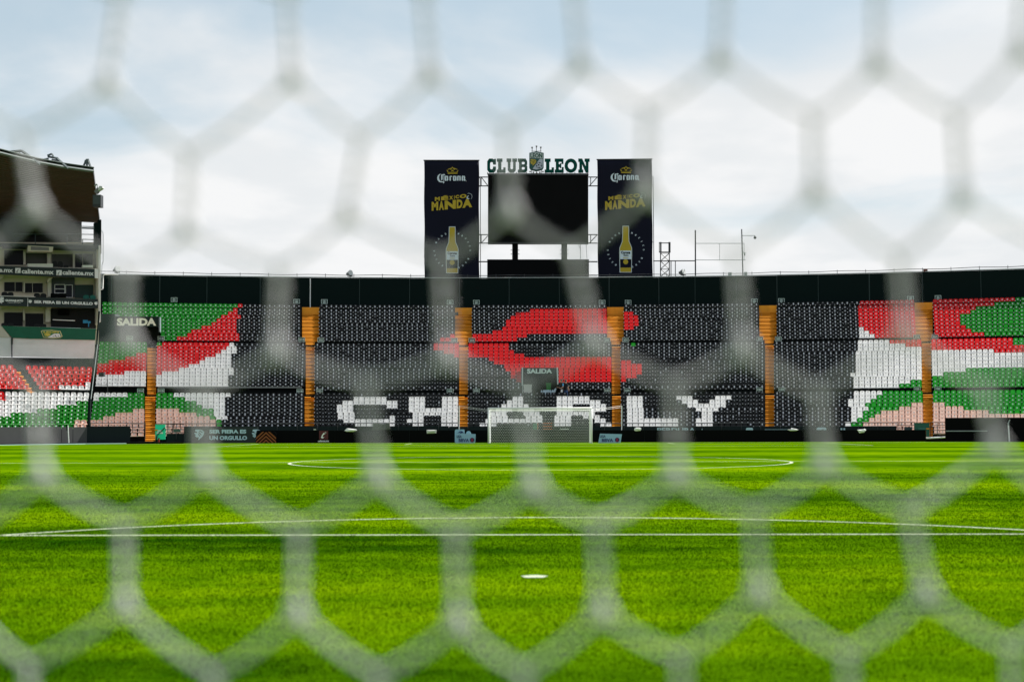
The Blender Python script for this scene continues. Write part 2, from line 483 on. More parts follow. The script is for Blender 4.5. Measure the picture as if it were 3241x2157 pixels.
AISLE_PX = [(466.5, 494), (967, 995.8), (1452.6, 1481), (1936, 1964.6), (2422, 2450.2), (2918, 2949), (85, 116)]
AISLE_TH = [(theta_at(p, 127, 4), theta_at(q, 127, 4)) for p, q in AISLE_PX]
ths = sorted(set([t for pq in AISLE_TH for t in pq] + [theta_at(px, 128, 5) for px in range(-260, 3520, 60)] + [theta_at(288, 128, 5), P1[0], P1[1], P2[0], P2[1]]))
stand = thing('grandstand', 'dark curved end stand of three tiers behind the far goal', 'grandstand', (0, 118, 0))
mb = MB()
for a, b in zip(ths, ths[1:]):
    mth = (a + b) / 2
    pr = profile('C' if mth < theta_at(288, 128, 5) else 'M' if P2[0] < mth < P2[1] else 'U' if P1[0] < mth < P1[1] else None, any(p < mth < q for p, q in AISLE_TH))
    for (r0, z0), (r1, z1) in zip(pr, pr[1:]):
        mb.poly([polar(r0, a, z0), polar(r0, b, z0), polar(r1, b, z1), polar(r1, a, z1)])
part(stand, 'terrace', mb, m_conc)
# pale line along the foot of the middle tier at the left blocks
mb = MB(); za = zf('M1') + .28
pts = [polar(126.72, theta_at(px, 126.7, za), za - .02) for px in range(500, 980, 24)]
mb.path(pts, .02, 4); part(stand, 'rail', mb, m_steel)

# ---- back wall of separate panels with pipes on top
bw = thing('back_wall', 'dark green panelled wall closing the top of the end stand', 'wall', polar(WALL_R, 0, zf('U9')))
edges = [317, 352, 505, 655, 823, 980, 1138, 1296, 1454, 1612, 1770, 1928, 2086, 2200, 2330, 2460, 2590, 2752, 2920, 3105, 3260, 3420]
zb = zf('U9') - .2
for i, (a, b) in enumerate(zip(edges, edges[1:])):
    mb = MB(); jog = .03 * (i % 3)
    n = 3; T = [theta_at(a + 1.2 + (b - a - 2.4) * k / n, WALL_R, 13) for k in range(n + 1)]
    for t0, t1 in zip(T, T[1:]):
        r = WALL_R + jog
        mb.hexa([polar(r, t0, zb), polar(r, t1, zb), polar(r + .15, t1, zb), polar(r + .15, t0, zb),
                 polar(r, t0, WALL_TOP), polar(r, t1, WALL_TOP), polar(r + .15, t1, WALL_TOP), polar(r + .15, t0, WALL_TOP)])
    part(bw, 'panel', mb, m_dark)
mb = MB()
for a in edges: 
    p = theta_at(a, WALL_R, 13); mb.tube(polar(WALL_R + .04, p, zb), polar(WALL_R + .04, p, WALL_TOP), .05, 4)
part(bw, 'post', mb, mat('green joint', (0.016, 0.036, 0.034), .6))
mb = MB()
T = [theta_at(px, WALL_R, WALL_TOP) for px in range(310, 3440, 30)]
mb.path([polar(WALL_R + .1, t, WALL_TOP + .06) for t in T], .045, 5)
part(bw, 'coping', mb, m_steel)
mb = MB()
rngp = random.Random(3)
mb.path([polar(WALL_R + .3, t, WALL_TOP + .30 + .03 * math.sin(i * .9)) for i, t in enumerate(T)], .028, 4)
for t in T[::3]: mb.tube(polar(WALL_R + .3, t, WALL_TOP), polar(WALL_R + .3, t, WALL_TOP + .42), .025, 4)
part(bw, 'handrail', mb, m_dsteel)
mb = MB(); p = theta_at(982, WALL_R, 13); mb.tube(polar(WALL_R - .12, p, zf('U9') + .3), polar(WALL_R - .12, p, WALL_TOP - .1), .045, 6)
part(bw, 'drainpipe', mb, m_white)

# ------------------------------------------------------------------ seats
SEATC = {'w': (0.88, 0.87, 0.87), 'r': (0.74, 0.006, 0.010), 'g': (0.006, 0.32, 0.012), 'p': (0.80, 0.58, 0.50), 'k': (0.010, 0.011, 0.0125)}
CN = {'w': 'white', 'r': 'red', 'g': 'green', 'p': 'pale pink', 'k': 'black'}
SM = {c: mat(CN[c] + ' plastic', SEATC[c], 0.42, 0.20, 2.3, trans=0.0 if c == 'k' else .28, spec=.5 if c != 'k' else .2) for c in SEATC}
m_sw = mat('white sticker', (0.66, 0.66, 0.72), .6, .15, 30.0)
m_sd = mat('dark sticker', (0.02, 0.02, 0.022), .6)
m_sg = mat('grey sticker', (0.55, 0.55, 0.58), .6, .1, 30.0)
m_glint = mat('white sun glint', (0.82, 0.82, 0.82), .35)
def seat_geo(c, sticker):
    """local: +Y points back into the stand, origin in the middle of the backrest"""
    mb = MB(); mb.use(SM[c])
    # front outline, counter-clockwise from lower left
    O = [(-.212, -.175), (.212, -.175), (.205, -.02), (.188, .10), (.160, .152), (.110, .178), (-.110, .178), (-.160, .152), (-.188, .10), (-.205, -.02)]
    lean = lambda z: .10 * (z + .175)
    rim = [Vector((x, lean(z) - (.075 if abs(x) > .15 and z < .12 else 0.02), z)) for x, z in O]
    inn = [Vector((x * .85, lean(z) + .018, z * .86 + .002)) for x, z in O]
    bak = [Vector((x * .97, lean(z) + .045, z * .98)) for x, z in O]
    n = len(O)
    mb.raw(rim + inn + bak, [tuple(range(n, 2 * n))]
           + [(k, (k + 1) % n, n + (k + 1) % n, n + k) for k in range(n)]
           + [(2 * n + k, 2 * n + (k + 1) % n, (k + 1) % n, k) for k in range(n)])
    # seat pan with a rolled front lip
    pr = [(0.02, -.20), (-.33, -.195), (-.385, -.185), (-.405, -.160), (-.385, -.135), (-.33, -.128), (0.02, -.15)]
    A = [(-.205, y, z) for y, z in pr]; B = [(.205, y, z) for y, z in pr]; k = len(pr)
    mb.raw(A + B, [(i, k + i, k + (i + 1) % k, (i + 1) % k) for i in range(k)] + [tuple(range(k)), tuple(range(2 * k - 1, k - 1, -1))])
    mb.use(m_glint); mb.box((-.222, -.375, -.165), (.07, .05, .055))  # added white block painting the sun highlight on the pan corner
    if c != 'k': mb.use(SM[c]); mb.box((.215, -.37, -.17), (.03, .05, .05))
    def disc(z, r, m, sx=1.0):
        mb.use(m); mb.poly([(r * sx * math.cos(2 * math.pi * i / 8), lean(z + r * math.sin(2 * math.pi * i / 8)) + .013, z + r * math.sin(2 * math.pi * i / 8)) for i in range(8)])
    def rect(z0, z1, w, m):
        mb.use(m); mb.poly([(-w / 2, lean(z0) + .012, z0), (w / 2, lean(z0) + .012, z0), (w / 2, lean(z1) + .012, z1), (-w / 2, lean(z1) + .012, z1)])
    if sticker == 'both': rect(.055, .105, .105, m_sw); disc(-.015, .062, m_sw)
    elif sticker == 'disc': disc(.01, .060, m_sw)
    elif sticker == 'tag': rect(.075, .108, .10, m_sw)
    elif sticker == 'dark': rect(.075, .11, .11, m_sd)
    elif sticker == 'ring': disc(.0, .06, m_sg)
    elif sticker == 'darkring': rect(.078, .11, .10, m_sd); disc(-.005, .058, m_sg)
    return mb
SEATS = {}
def seat_proto(c, s):
    if (c, s) not in SEATS: SEATS[(c, s)] = seat_geo(c, s)
    return SEATS[(c, s)]
STK = {'k': ['both'] * 9 + ['disc'] * 2 + ['tag'], 'w': ['dark'] * 5 + ['darkring'] * 3 + ['plain', 'ring'], 'r': ['disc'] * 9 + ['plain'], 'g': ['disc'] * 12 + ['plain'], 'p': ['dark', 'darkring', 'darkring', 'ring']}

BLOCKS = {}
def block(name, where, tier, left, right, rows, default='k', pitch=None):
    BLOCKS[name] = dict(where=where, tier=tier, left=left, right=right, rows=rows, default=default, pitch=pitch, runs={})
def run(name, row, c, *seq):
    """seq: colour, boundary, colour, boundary, ..., colour  (boundaries measured in the crop c)"""
    out = []
    for i in range(0, len(seq), 2):
        out.append((seq[i], X(c, seq[i + 1]) if i + 1 < len(seq) else 1e9))
    BLOCKS[name]['runs'][row] = out
Us = ['U%d' % i for i in range(10)]; Ms = ['M%d' % i for i in range(13)]; Ls = ['L%d' % i for i in range(9)]
# name, (left px top,bottom), (right px top,bottom)
block('201', 'upper', 'U', (324.4, 508.6), (954, 954), Us)
for k, gg, rr in (('U9', 2130, 2170), ('U8', 2085, 2168), ('U7', 2035, 2165), ('U6', 1990, 2165), ('U5', 1935, 2158), ('U4', 1925, 2155), ('U3', 1835, 2150), ('U2', 1740, 2148), ('U1', 1690, 2142), ('U0', 1597, 2140)):
    run('201', k, c2, 'g', gg, 'r', rr, 'd')
block('201A', 'middle', 'M', (314.6, 302), (465.5, 461), Ms[1:])
for k, gg, rr in (('M12', 9e3, 9e3), ('M11', 9e3, 9e3), ('M10', 9e3, 9e3), ('M9', 1230, 9e3), ('M8', 1130, 9e3), ('M7', 985, 9e3), ('M6', 0, 9e3), ('M5', 0, 9e3), ('M4', 0, 1120), ('M3', 0, 0), ('M2', 0, 0), ('M1', 0, 0)):
    run('201A', k, c2, 'g', gg, 'r', rr, 'w')
block('201B', 'middle', 'M', (496, 494), (967, 964), Ms[1:])
for k, gg, rr, ww in (('M12', 1465, 2080, 2125), ('M11', 0, 2030, 2122), ('M10', 0, 1978, 2118), ('M9', 0, 1928, 2113), ('M8', 0, 1865, 2108), ('M7', 0, 1815, 2103), ('M6', 0, 1715, 2098), ('M5', 0, 1612, 2093), ('M4', 0, 1460, 2090), ('M3', 0, 0, 2085), ('M2', 0, 0, 2080), ('M1', 0, 0, 2078)):
    run('201B', k, c2, 'g', gg, 'r', rr, 'w', ww, 'd')
block('101A', 'lower', 'L', (297, 285), (457.7, 457), Ls)
for k, ww, gg in (('L8', 1155, 9e3), ('L7', 890, 9e3), ('L6', 0, 9e3), ('L5', 0, 9e3), ('L4', 0, 1200), ('L3', 0, 1043), ('L2', 0, 930), ('L1', 0, 0), ('L0', 0, 0)):
    run('101A', k, c2, 'w', ww, 'g', gg, 'p')
block('101B', 'lower', 'L', (494, 494), (963.8, 963), Ls)
for k, pp, gg, ww in (('L8', 0, 1563, 2060), ('L7', 0, 1658, 2055), ('L6', 0, 1783, 2050), ('L5', 0, 1830, 2045), ('L4', 1622, 1940, 2040), ('L3', 1785, 1935, 2035), ('L2', 1880, 1975, 2030), ('L1', 1925, 1978, 2028), ('L0', 1960, 2010, 2010)):
    run('101B', k, c2, 'p', pp, 'g', gg, 'w', ww, 'd')
block('corner lower', 'corner lower', 'L', (-70, -70), (284, 274), Ls, pitch=19.0)
for k, rr, ww, gg in (('L8', 35, 9e3, 0), ('L7', 35, 9e3, 0), ('L6', 0, 712, 9e3), ('L5', 0, 485, 9e3), ('L4', 0, 320, 9e3), ('L3', 0, 112, 9e3), ('L2', 0, 0, 9e3), ('L1', 0, 0, 690), ('L0', 0, 0, 680)):
    run('corner lower', k, c2, 'r', rr, 'w', ww, 'g', gg, 'p')
block('corner middle', 'corner middle', 'M', (79, 121), (294, 288), Ms[:6], 'r', pitch=19.2)
run('corner middle', 'M1', c2, 'r', 740, 'w'); run('corner middle', 'M0', c2, 'r', 513, 'w')
block('corner end', 'corner end', 'M', (-70, -70), (45, 90), Ms[:6], 'r', pitch=19.0)
block('202', 'upper', 'U', (1010.4, 1010), (1438, 1440), Us)
run('202', 'U1', c3, 'k', 2062, 'R'); run('202', 'U0', c3, 'k', 1975, 'R')
block('202 mid', 'middle', 'M', (996.4, 995.7), (1453, 1452.4), Ms)
for k, b in (('M12', 1932), ('M11', 1928), ('M10', 2010), ('M9', 2103)): run('202 mid', k, c3, 'k', b, 'R')
for k in ('M2', 'M1'): run('202 mid', k, c3, 't', 1000 if k == 'M1' else 1085, 'k', 1560 if k == 'M2' else 1470, 't')
block('102', 'lower', 'L', (995.3, 995), (1450.6, 1450), Ls, 't')
for k, s in (('L7', 't 1203 w 1508 t 1708 w 1852 t 1997 w'), ('L6', 't 1105 w 1608 t 1705 w 1850 t 1997 w'), ('L5', 't 1053 w 1205 t 1508 w 1608 t 1703 w 1850 t 1997 w'),
             ('L4', 't 1052 w 1205 t 1700 w'), ('L3', 't 1052 w 1205 t 1700 w'), ('L2', 't 1050 w 1197 t 1498 w 1595 t 1700 w 1845 t 1995 w'),
             ('L1', 't 1115 w 1590 t 1695 w 1843 t 1993 w'), ('L0', 't 1220 w 1590 t 1700 w 1843 t 1993 w')):
    run('102', k, c3, *[float(q) if q[0].isdigit() else q for q in s.split()])
block('203', 'upper', 'U', (1493.6, 1495), (1920.8, 1922), Us)
for k, s in (('U8', 'k 1063 R'), ('U7', 'k 937 R'), ('U6', 'k 890 R'), ('U5', 'k 865 R'), ('U4', 'k 868 R'), ('U3', 'k 828 R'), ('U2', 'k 737 R'), ('U1', 'R 1038 k'), ('U0', 'R 955 k')):
    run('203', k, c4, *[float(q) if q[0].isdigit() else q for q in s.split()])
block('203 mid', 'middle', 'M', (1481.7, 1481.7), (1935.6, 1936), Ms)
for k, s in (('M12', 'R 882 k'), ('M11', 'R 882 k 975 t 1290 k'), ('M10', 'R 922 t 1150 k'), ('M9', 'R 1008 t 1230 k'), ('M8', 'k 692 R'), ('M7', 'k 757 R'), ('M6', 'k 853 R'),
             ('M5', 'k 858 R 1000 - 1335 R'), ('M4', 'k 903 R 1000 - 1335 R'), ('M3', 't 903 R 1000 - 1335 R'), ('M2', 'k 945 R 1000 - 1335 R'), ('M1', 'k 1000 - 1335 - 1430 k'), ('M0', 'k 1000 - 1335 - 1430 k')):
    run('203 mid', k, c4, *[float(q) if q[0].isdigit() else q for q in s.split()])
block('103', 'lower', 'L', (1481.7, 1481), (1936.6, 1936), Ls, 't')
for k, s in (('L7', 't 903 w 1000 t 1335 w 1620 t'), ('L6', 't 882 w 1030 t 1333 w 1717 t'), ('L5', 't 835 w 1083 t 1333 w 1470 t 1620 w 1765 t'),
             ('L4', 't 785 w 937 t 985 w 1128 t 1330 w 1470 t 1618 w 1765 t'), ('L3', 't 735 w 880 t 1030 w 1175 t 1326 w 1640 t'),
             ('L2', 't 730 w 878 t 1023 w 1172 t 1320 w 1465 t 1568 w 1712 t'), ('L1', 't 683 w 1200 t 1318 w 1465 t 1640 w 1760 t'), ('L0', 't 632 w 790 t 1313 w 1465 t 1700 w')):
    run('103', k, c4, *[float(q) if q[0].isdigit() else q for q in s.split()])
block('204', 'upper', 'U', (1974, 1976), (2402, 2405), Us)
for k, a in (('U7', 300), ('U6', 340), ('U5', 347), ('U4', 352), ('U3', 310)): run('204', k, c5, 'R', a, 'k')
block('204 mid', 'middle', 'M', (1964.2, 1965.6), (2421, 2421.5), Ms)
for k, s in (('M12', 'k 275 G 318 k'), ('M7', 'R 277 t 770 k'), ('M6', 'R 377 t 890 k'), ('M5', 'R 377 t 900 k'), ('M4', 'R 380 t 1130 k'), ('M3', 'R 325 t 900 k'), ('M2', 'R 232 t 900 k'), ('M1', 't'), ('M8', 't 770 k'), ('M9', 't 560 k')):
    run('204 mid', k, c5, *[float(q) if q[0].isdigit() else q for q in s.split()])
block('104', 'lower', 'L', (1965.6, 1966), (2421.5, 2422), Ls, 't')
for k, s in (('L7', 't 247 w 393 t 700 w 848 t 1050 w 1193 t'), ('L6', 't 245 w 393 t 750 w 897 t 1000 w 1140 t'), ('L5', 't 243 w 393 t 800 w 1140 t'), ('L4', 't 243 w 395 k 500 t 845 w 1088 k'),
             ('L3', 't 243 w 395 k 893 w 1035 t'), ('L2', 't 243 w 395 k 888 w 1033 k 1200 t'), ('L1', 'k 250 w 718 k 880 w 1030 k 1180 t'), ('L0', 'k 253 w 718 k 880 w 1030 t 1300 k')):
    run('104', k, c5, *[float(q) if q[0].isdigit() else q for q in s.split()])
block('205', 'upper', 'U', (2457.7, 2461), (2893.8, 2900), Us)
for k, a, b in (('U9', 533, 533), ('U8', 533, 533), ('U7', 533, 533), ('U6', 530, 530), ('U5', 530, 530), ('U4', 530, 530), ('U3', 530, 530), ('U2', 528, 568), ('U1', 528, 605), ('U0', 527, 683)):
    run('205', k, c6, 'k', a, 'w', b, 'r')
block('205 mid', 'middle', 'M', (2450, 2451.4), (2916.7, 2918.7), Ms)
for k, a, b, c in (('M12', 520, 797, 9e3), ('M11', 518, 915, 9e3), ('M10', 515, 9e3, 0), ('M9', 513, 9e3, 0), ('M8', 510, 9e3, 0), ('M7', 507, 9e3, 0), ('M6', 503, 9e3, 0), ('M5', 500, 9e3, 0), ('M4', 497, 9e3, 0), ('M3', 495, 9e3, 0), ('M2', 492, 9e3, 0), ('M1', 490, 952, 0), ('M0', 487, 868, 0)):
    run('205 mid', k, c6, 'k', a, 'w', b, 'r', c, 'g')
block('105', 'lower', 'L', (2451, 2451), (2921, 2922), Ls)
for k, a, b, c in (('L8', 483, 738, 9e3), ('L7', 480, 692, 9e3), ('L6', 477, 648, 9e3), ('L5', 475, 605, 957), ('L4', 472, 600, 868), ('L3', 468, 557, 738), ('L2', 465, 555, 690), ('L1', 460, 505, 640), ('L0', 455, 497, 592)):
    run('105', k, c6, 'k', a, 'w', b, 'g', c, 'p')
block('206A', 'upper', 'U', (2952, 2958), (3330, 3330), Us)
for k, a in (('U9', 1765), ('U8', 1595), ('U7', 1450), ('U6', 1415), ('U5', 1337), ('U4', 1337), ('U3', 1335), ('U2', 1385), ('U1', 1433), ('U0', 1550)): run('206A', k, c6, 'r', a, 'g')
block('206A mid', 'middle', 'M', (2946.9, 2951), (3330, 3330), Ms)
for k, r, w in (('M12', 1750, 0), ('M11', 1768, 0), ('M10', 9e3, 0), ('M8', 0, 9e3), ('M7', 0, 9e3), ('M6', 0, 9e3), ('M5', 0, 9e3), ('M4', 0, 1385), ('M3', 0, 1207), ('M2', 0, 0), ('M1', 0, 0), ('M0', 0, 0)): run('206A mid', k, c6, 'r', r, 'w', w, 'g')
run('206A mid', 'M9', c6, 'w', 1590, 'r')
block('106', 'lower', 'L', (2953, 2953), (3330, 2992), Ls, 'g')
for k, a in (('L5', 1225), ('L4', 1360), ('L3', 1562), ('L2', 9e3), ('L1', 9e3), ('L0', 9e3)): run('106', k, c6, 'p', a, 'g')
block('101A front', 'steps left', 'X', (413, 413), (457, 457), ['X1', 'X2'], 'p')
block('101B front', 'steps right', 'X', (524, 524), (584, 584), ['X1', 'X2'], 'p')
block('105 front', 'gate', 'X', (2836, 2836), (2898, 2898), ['X1', 'X2'], 'p')
block('106 front', 'wall end', 'X', (2956, 2956), (2993, 2993), ['X1', 'X2'], 'p')

all_seats = []
srnd = random.Random(11)
for bname, B in BLOCKS.items():
    rows = B['rows']; nr = len(rows); i0 = int(rows[0][1:]) if rows[0][0] != 'X' else 0
    full = {'U': 9, 'M': 12, 'L': 8, 'X': 1}[B['tier']]
    for ri, k in enumerate(rows):
        R, z = RZ(k)
        f = (int(k[1:]) if k[0] != 'X' else 0) / full            # 0 bottom .. 1 top
        if len(rows) < 8 and k[0] == 'M': f = ri / 5.0
        lp = B['left'][1] + (B['left'][0] - B['left'][1]) * f; rp = B['right'][1] + (B['right'][0] - B['right'][1]) * f
        if bname == '201': lp = 324.4 if int(k[1]) >= 6 else 509.0
        if bname == '106': rp = 3330 if int(k[1]) >= 2 else 2992
        t0, t1 = theta_at(lp, R, z), theta_at(rp, R, z)
        pitch = B['pitch'] / FPX if B['pitch'] else .4465 / R
        n = max(1, round((t1 - t0) / pitch))
        for j in range(n):
            th = t0 + (t1 - t0) * (j + .5) / n
            px, py, dep = project(polar(R, th, z))
            c = B['default']
            for cc_, lim in B['runs'].get(k, []):
                if px < lim: c = cc_; break
            if c == '-': continue
            cc_, st = {'R': ('r', 'dark'), 'G': ('g', 'plain'), 't': ('k', 'tag'), 'd': ('k', 'disc')}.get(c, (c, None))
            if c == 'd' and srnd.random() < .45: st = 'both'
            if c == 't' and srnd.random() < .06: st = 'both'
            if c == 'R' and srnd.random() < .05: st = 'plain'
            if st is None: st = srnd.choice(STK[cc_])
            yw = yaw_at(th)
            all_seats.append(dict(block=bname, row=k, ri=ri, j=j, n=n, th=th, R=R, z=z + srnd.uniform(-.006, .006), yaw=yw + srnd.uniform(-.02, .02), c=cc_, st=st, px=px, py=py, dep=dep))
vis = [s for s in all_seats if 2 < s['px'] < PW - 2]
vis.sort(key=lambda s: s['dep'])
near = vis[:300]; near_id = {id(s) for s in near}
WHERE = {'corner lower': 'front corner block', 'corner middle': 'corner block under screen', 'corner end': 'corner block beyond steps',
         '101A front': 'short rows by turquoise gate', '101B front': 'short barred rows', '105 front': 'short rows behind dark gate', '106 front': 'short rows by tall wall'}
meshes = {}
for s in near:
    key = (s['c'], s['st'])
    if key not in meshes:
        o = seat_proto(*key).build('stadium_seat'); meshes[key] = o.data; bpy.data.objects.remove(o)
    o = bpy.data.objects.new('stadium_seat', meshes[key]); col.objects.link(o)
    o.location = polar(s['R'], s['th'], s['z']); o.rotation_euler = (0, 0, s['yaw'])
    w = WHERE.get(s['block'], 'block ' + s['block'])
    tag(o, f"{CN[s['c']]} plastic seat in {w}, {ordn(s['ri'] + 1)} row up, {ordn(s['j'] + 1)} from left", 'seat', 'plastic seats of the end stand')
# the rest: one mesh
acc = {}
for s in all_seats:
    if id(s) in near_id: continue
    acc.setdefault((s['c'], s['st']), []).append(s)
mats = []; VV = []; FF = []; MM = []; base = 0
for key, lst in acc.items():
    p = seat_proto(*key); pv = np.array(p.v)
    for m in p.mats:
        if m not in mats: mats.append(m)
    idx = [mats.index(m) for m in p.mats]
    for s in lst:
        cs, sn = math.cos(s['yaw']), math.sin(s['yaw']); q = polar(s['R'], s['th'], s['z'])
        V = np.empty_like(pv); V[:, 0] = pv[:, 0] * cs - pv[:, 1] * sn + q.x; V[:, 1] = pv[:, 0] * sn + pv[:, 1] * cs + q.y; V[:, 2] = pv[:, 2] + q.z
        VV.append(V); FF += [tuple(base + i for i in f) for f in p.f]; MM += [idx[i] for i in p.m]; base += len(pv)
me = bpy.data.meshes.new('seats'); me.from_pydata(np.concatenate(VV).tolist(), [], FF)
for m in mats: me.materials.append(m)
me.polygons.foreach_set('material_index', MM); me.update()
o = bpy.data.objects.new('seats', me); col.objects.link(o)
tag(o, 'rows of black, white, red, green and pink seats filling the end stand', 'seats', kind='stuff')

# ------------------------------------------------------------------ stairways between the blocks
AISLES = [  # px left/right on upper, middle, lower tier; first row, last row, label
    (None, (465.8, 494), (459, 492), 'X2', 'M12', 'orange steps between blocks 101A and 101B beside the green gate'),
    ((956, 1010), (967.5, 996), (964, 995), 'L0', 'U8', 'second orange stairway from left, between blocks 101B and 102'),
    ((1440, 1493.5), (1453.3, 1481.5), (1451.5, 1481.5), 'L0', 'U8', 'third orange stairway from left, between blocks 102 and 103'),
    ((1921.5, 1974), (1936, 1964), (1937, 1965.5), 'L0', 'U8', 'fourth orange stairway from left, between blocks 103 and 104'),
    ((2403, 2458), (2421.6, 2450), (2422, 2451), 'L0', 'U8', 'fifth orange stairway from left, between blocks 104 and 105'),
    ((2895, 2952), (2917, 2948), (2921.5, 2953), 'X2', 'U8', 'orange steps beside the deep green gate, between blocks 105 and 106')]
for up, mi, lo, k0, k1, lab in AISLES:
    ks = order[order.index(k0):order.index(k1) + 1]
    R0, z0 = ROW[k0][0], zf(k0)
    root = thing('stairway', lab, 'steps', polar(R0, theta_at(sum(lo) / 2, R0, z0), z0), 'orange stairways of the end stand')
    for i, k in enumerate(ks):
        e = {'U': up, 'M': mi, 'L': lo, 'X': lo}[k[0]]
        R, z = ROW[k][0], zf(k)
        nx = ks[i + 1] if i + 1 < len(ks) else None
        rise = (zf(nx) - z) if nx else .33
        gap = (ROW[nx][0] - R) if nx else PITCH
        nst = 3 if gap > .8 or k[0] == 'U' else 2
        for q in range(nst):
            ra = R - .42 + gap * q / nst; rb = R - .42 + gap
            zt = z + rise * q / nst + .012; z_b = z - .28
            rr = srnd.uniform(-.8, .8) if q else 0
            t0, t1 = theta_at(e[0] + .3 + rr * .2, R, z), theta_at(e[1] - .3 + rr * .3, R, z)
            mb = MB(); ra -= .012
            mb.hexa([polar(ra, t0, z_b), polar(ra, t1, z_b), polar(rb, t1, z_b), polar(rb, t0, z_b), polar(ra, t0, zt - .048), polar(ra, t1, zt - .048), polar(rb, t1, zt - .048), polar(rb, t0, zt - .048)])
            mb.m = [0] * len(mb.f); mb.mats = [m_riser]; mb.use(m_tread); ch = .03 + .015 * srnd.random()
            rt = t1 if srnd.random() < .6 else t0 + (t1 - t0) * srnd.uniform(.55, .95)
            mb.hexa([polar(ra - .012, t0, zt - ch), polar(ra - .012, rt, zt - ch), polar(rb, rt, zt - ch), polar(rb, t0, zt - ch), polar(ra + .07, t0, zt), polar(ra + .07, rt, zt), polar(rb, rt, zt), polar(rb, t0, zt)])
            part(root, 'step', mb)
    if up:   # flat orange landing wall at the head of the steps
        R = ROW['U9'][0] - .44; e = up; za, zc = zf('U8') - .1, on_cyl(1707, 973, R).z
        t0, t1 = theta_at(e[0], R, za), theta_at(e[1], R, za)
        mb = MB(); mb.hexa([polar(R, t0, za), polar(R, t1, za), polar(R + .1, t1, za), polar(R + .1, t0, za), polar(R, t0, zc), polar(R, t1, zc), polar(R + .1, t1, zc), polar(R + .1, t0, zc)])
        part(root, 'landing', mb, m_tread)
# slanting steps in the corner
root = thing('stairway', 'orange steps slanting down the corner block between red seats', 'steps', on_cyl(100, 1240, 127), 'orange stairways of the end stand')
for i in range(6):
    k = 'M%d' % i; R, z = ROW[k][0], zf(k); f = i / 5
    a = 90 - 45 * f + 1; b = 121 - 42 * f - 10
    for q in range(2):
        ra = R - .42 + .33 * q; rb = R + .24; zt = z + .165 * q + .012
        t0, t1 = theta_at(a - 3 * q, R, z), theta_at(b - 3 * q, R, z)
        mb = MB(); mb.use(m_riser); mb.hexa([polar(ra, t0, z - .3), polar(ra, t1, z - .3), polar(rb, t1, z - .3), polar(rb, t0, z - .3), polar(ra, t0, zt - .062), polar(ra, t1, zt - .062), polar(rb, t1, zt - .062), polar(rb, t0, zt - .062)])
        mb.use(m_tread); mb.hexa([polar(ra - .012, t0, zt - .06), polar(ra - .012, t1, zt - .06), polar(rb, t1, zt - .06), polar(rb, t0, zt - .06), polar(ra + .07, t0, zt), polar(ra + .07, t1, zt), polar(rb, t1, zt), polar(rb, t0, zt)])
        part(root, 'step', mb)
# ------------------------------------------------------------------ exit portals
def sign_text(mb, pl, s, x0, y0, x1, y1, m, **kw): mb.use(m); mb.text(pl, s, x0, y0, x1, y1, **kw)
m_letter = mat('pale green lettering', (0.55, 0.68, 0.62), .6, .04)
m_jamb = mat('pale grey jamb', (0.50, 0.58, 0.57), .6, .1)
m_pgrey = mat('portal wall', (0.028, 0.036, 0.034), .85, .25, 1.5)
pl = PY(126.6)
pr = thing('exit_portal', 'central exit portal with SALIDA sign above its open doorway', 'exit', pl.pt(1709, 1245))
mb = MB(); mb.rpx(pl, 1656, 1163.5, 1761, 1184.5, 0, -.12); part(pr, 'sign_board', mb, m_signbg)
mb = MB(); mb.text(pl, 'SALIDA', 1668, 1166.3, 1747.5, 1181.3, .03, bold=.045); part(pr, 'lettering', mb, m_letter)
for q in ([(1651, 1219), (1655, 1219), (1655.5, 1162), (1651.5, 1162)], [(1763.5, 1216), (1767.3, 1216), (1765.8, 1162), (1761.5, 1162)]):
    mb = MB(); mb.ppx(pl, q, .06, -.2); part(pr, 'jamb', mb, m_jamb)
mb = MB(); mb.rpx(pl, 1653.5, 1219.2, 1655.2, 1243, .04, -.05); part(pr, 'post', mb, m_jamb)
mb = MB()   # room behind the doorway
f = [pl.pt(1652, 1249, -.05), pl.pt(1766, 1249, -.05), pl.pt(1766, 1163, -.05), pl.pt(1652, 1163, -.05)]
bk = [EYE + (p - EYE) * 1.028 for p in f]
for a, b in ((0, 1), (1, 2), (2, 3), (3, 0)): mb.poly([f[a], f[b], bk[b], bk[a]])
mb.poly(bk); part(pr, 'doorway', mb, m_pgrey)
zfl = pl.pt(1709, 1246).z
# portal of block 201A
pl = PY(131.2)
pr = thing('exit_portal', 'exit portal with large SALIDA sign between blocks 201A and 201B', 'exit', pl.pt(410, 1091))
mb = MB(); mb.rpx(pl, 364, 1001, 503, 1033.5, 0, -.25); part(pr, 'sign_board', mb, m_signbg)
mb = MB(); mb.text(pl, 'SALIDA', 370, 1006, 494.5, 1030.5, .03, bold=.05); part(pr, 'lettering', mb, mat('warm white lettering', (0.66, 0.70, 0.58), .6, .04))
mb = MB(); mb.rpx(pl, 313, 993, 364, 1093, .15, -1.5); part(pr, 'side_wall', mb, mat('green grey wall', (0.03, 0.05, 0.048), .8, .2))
mb = MB(); mb.rpx(pl, 503, 1003, 507.5, 1050, .03, -.2); part(pr, 'jamb', mb, mat('blue grey jamb', (0.20, 0.27, 0.29), .6))
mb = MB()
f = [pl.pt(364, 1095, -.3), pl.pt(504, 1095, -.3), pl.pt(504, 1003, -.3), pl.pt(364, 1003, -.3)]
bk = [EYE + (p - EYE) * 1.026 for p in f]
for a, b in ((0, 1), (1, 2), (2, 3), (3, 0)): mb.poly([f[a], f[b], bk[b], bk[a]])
mb.poly(bk); mb.rpx(pl, 378, 1040, 500, 1043, -2.6, -2.8)
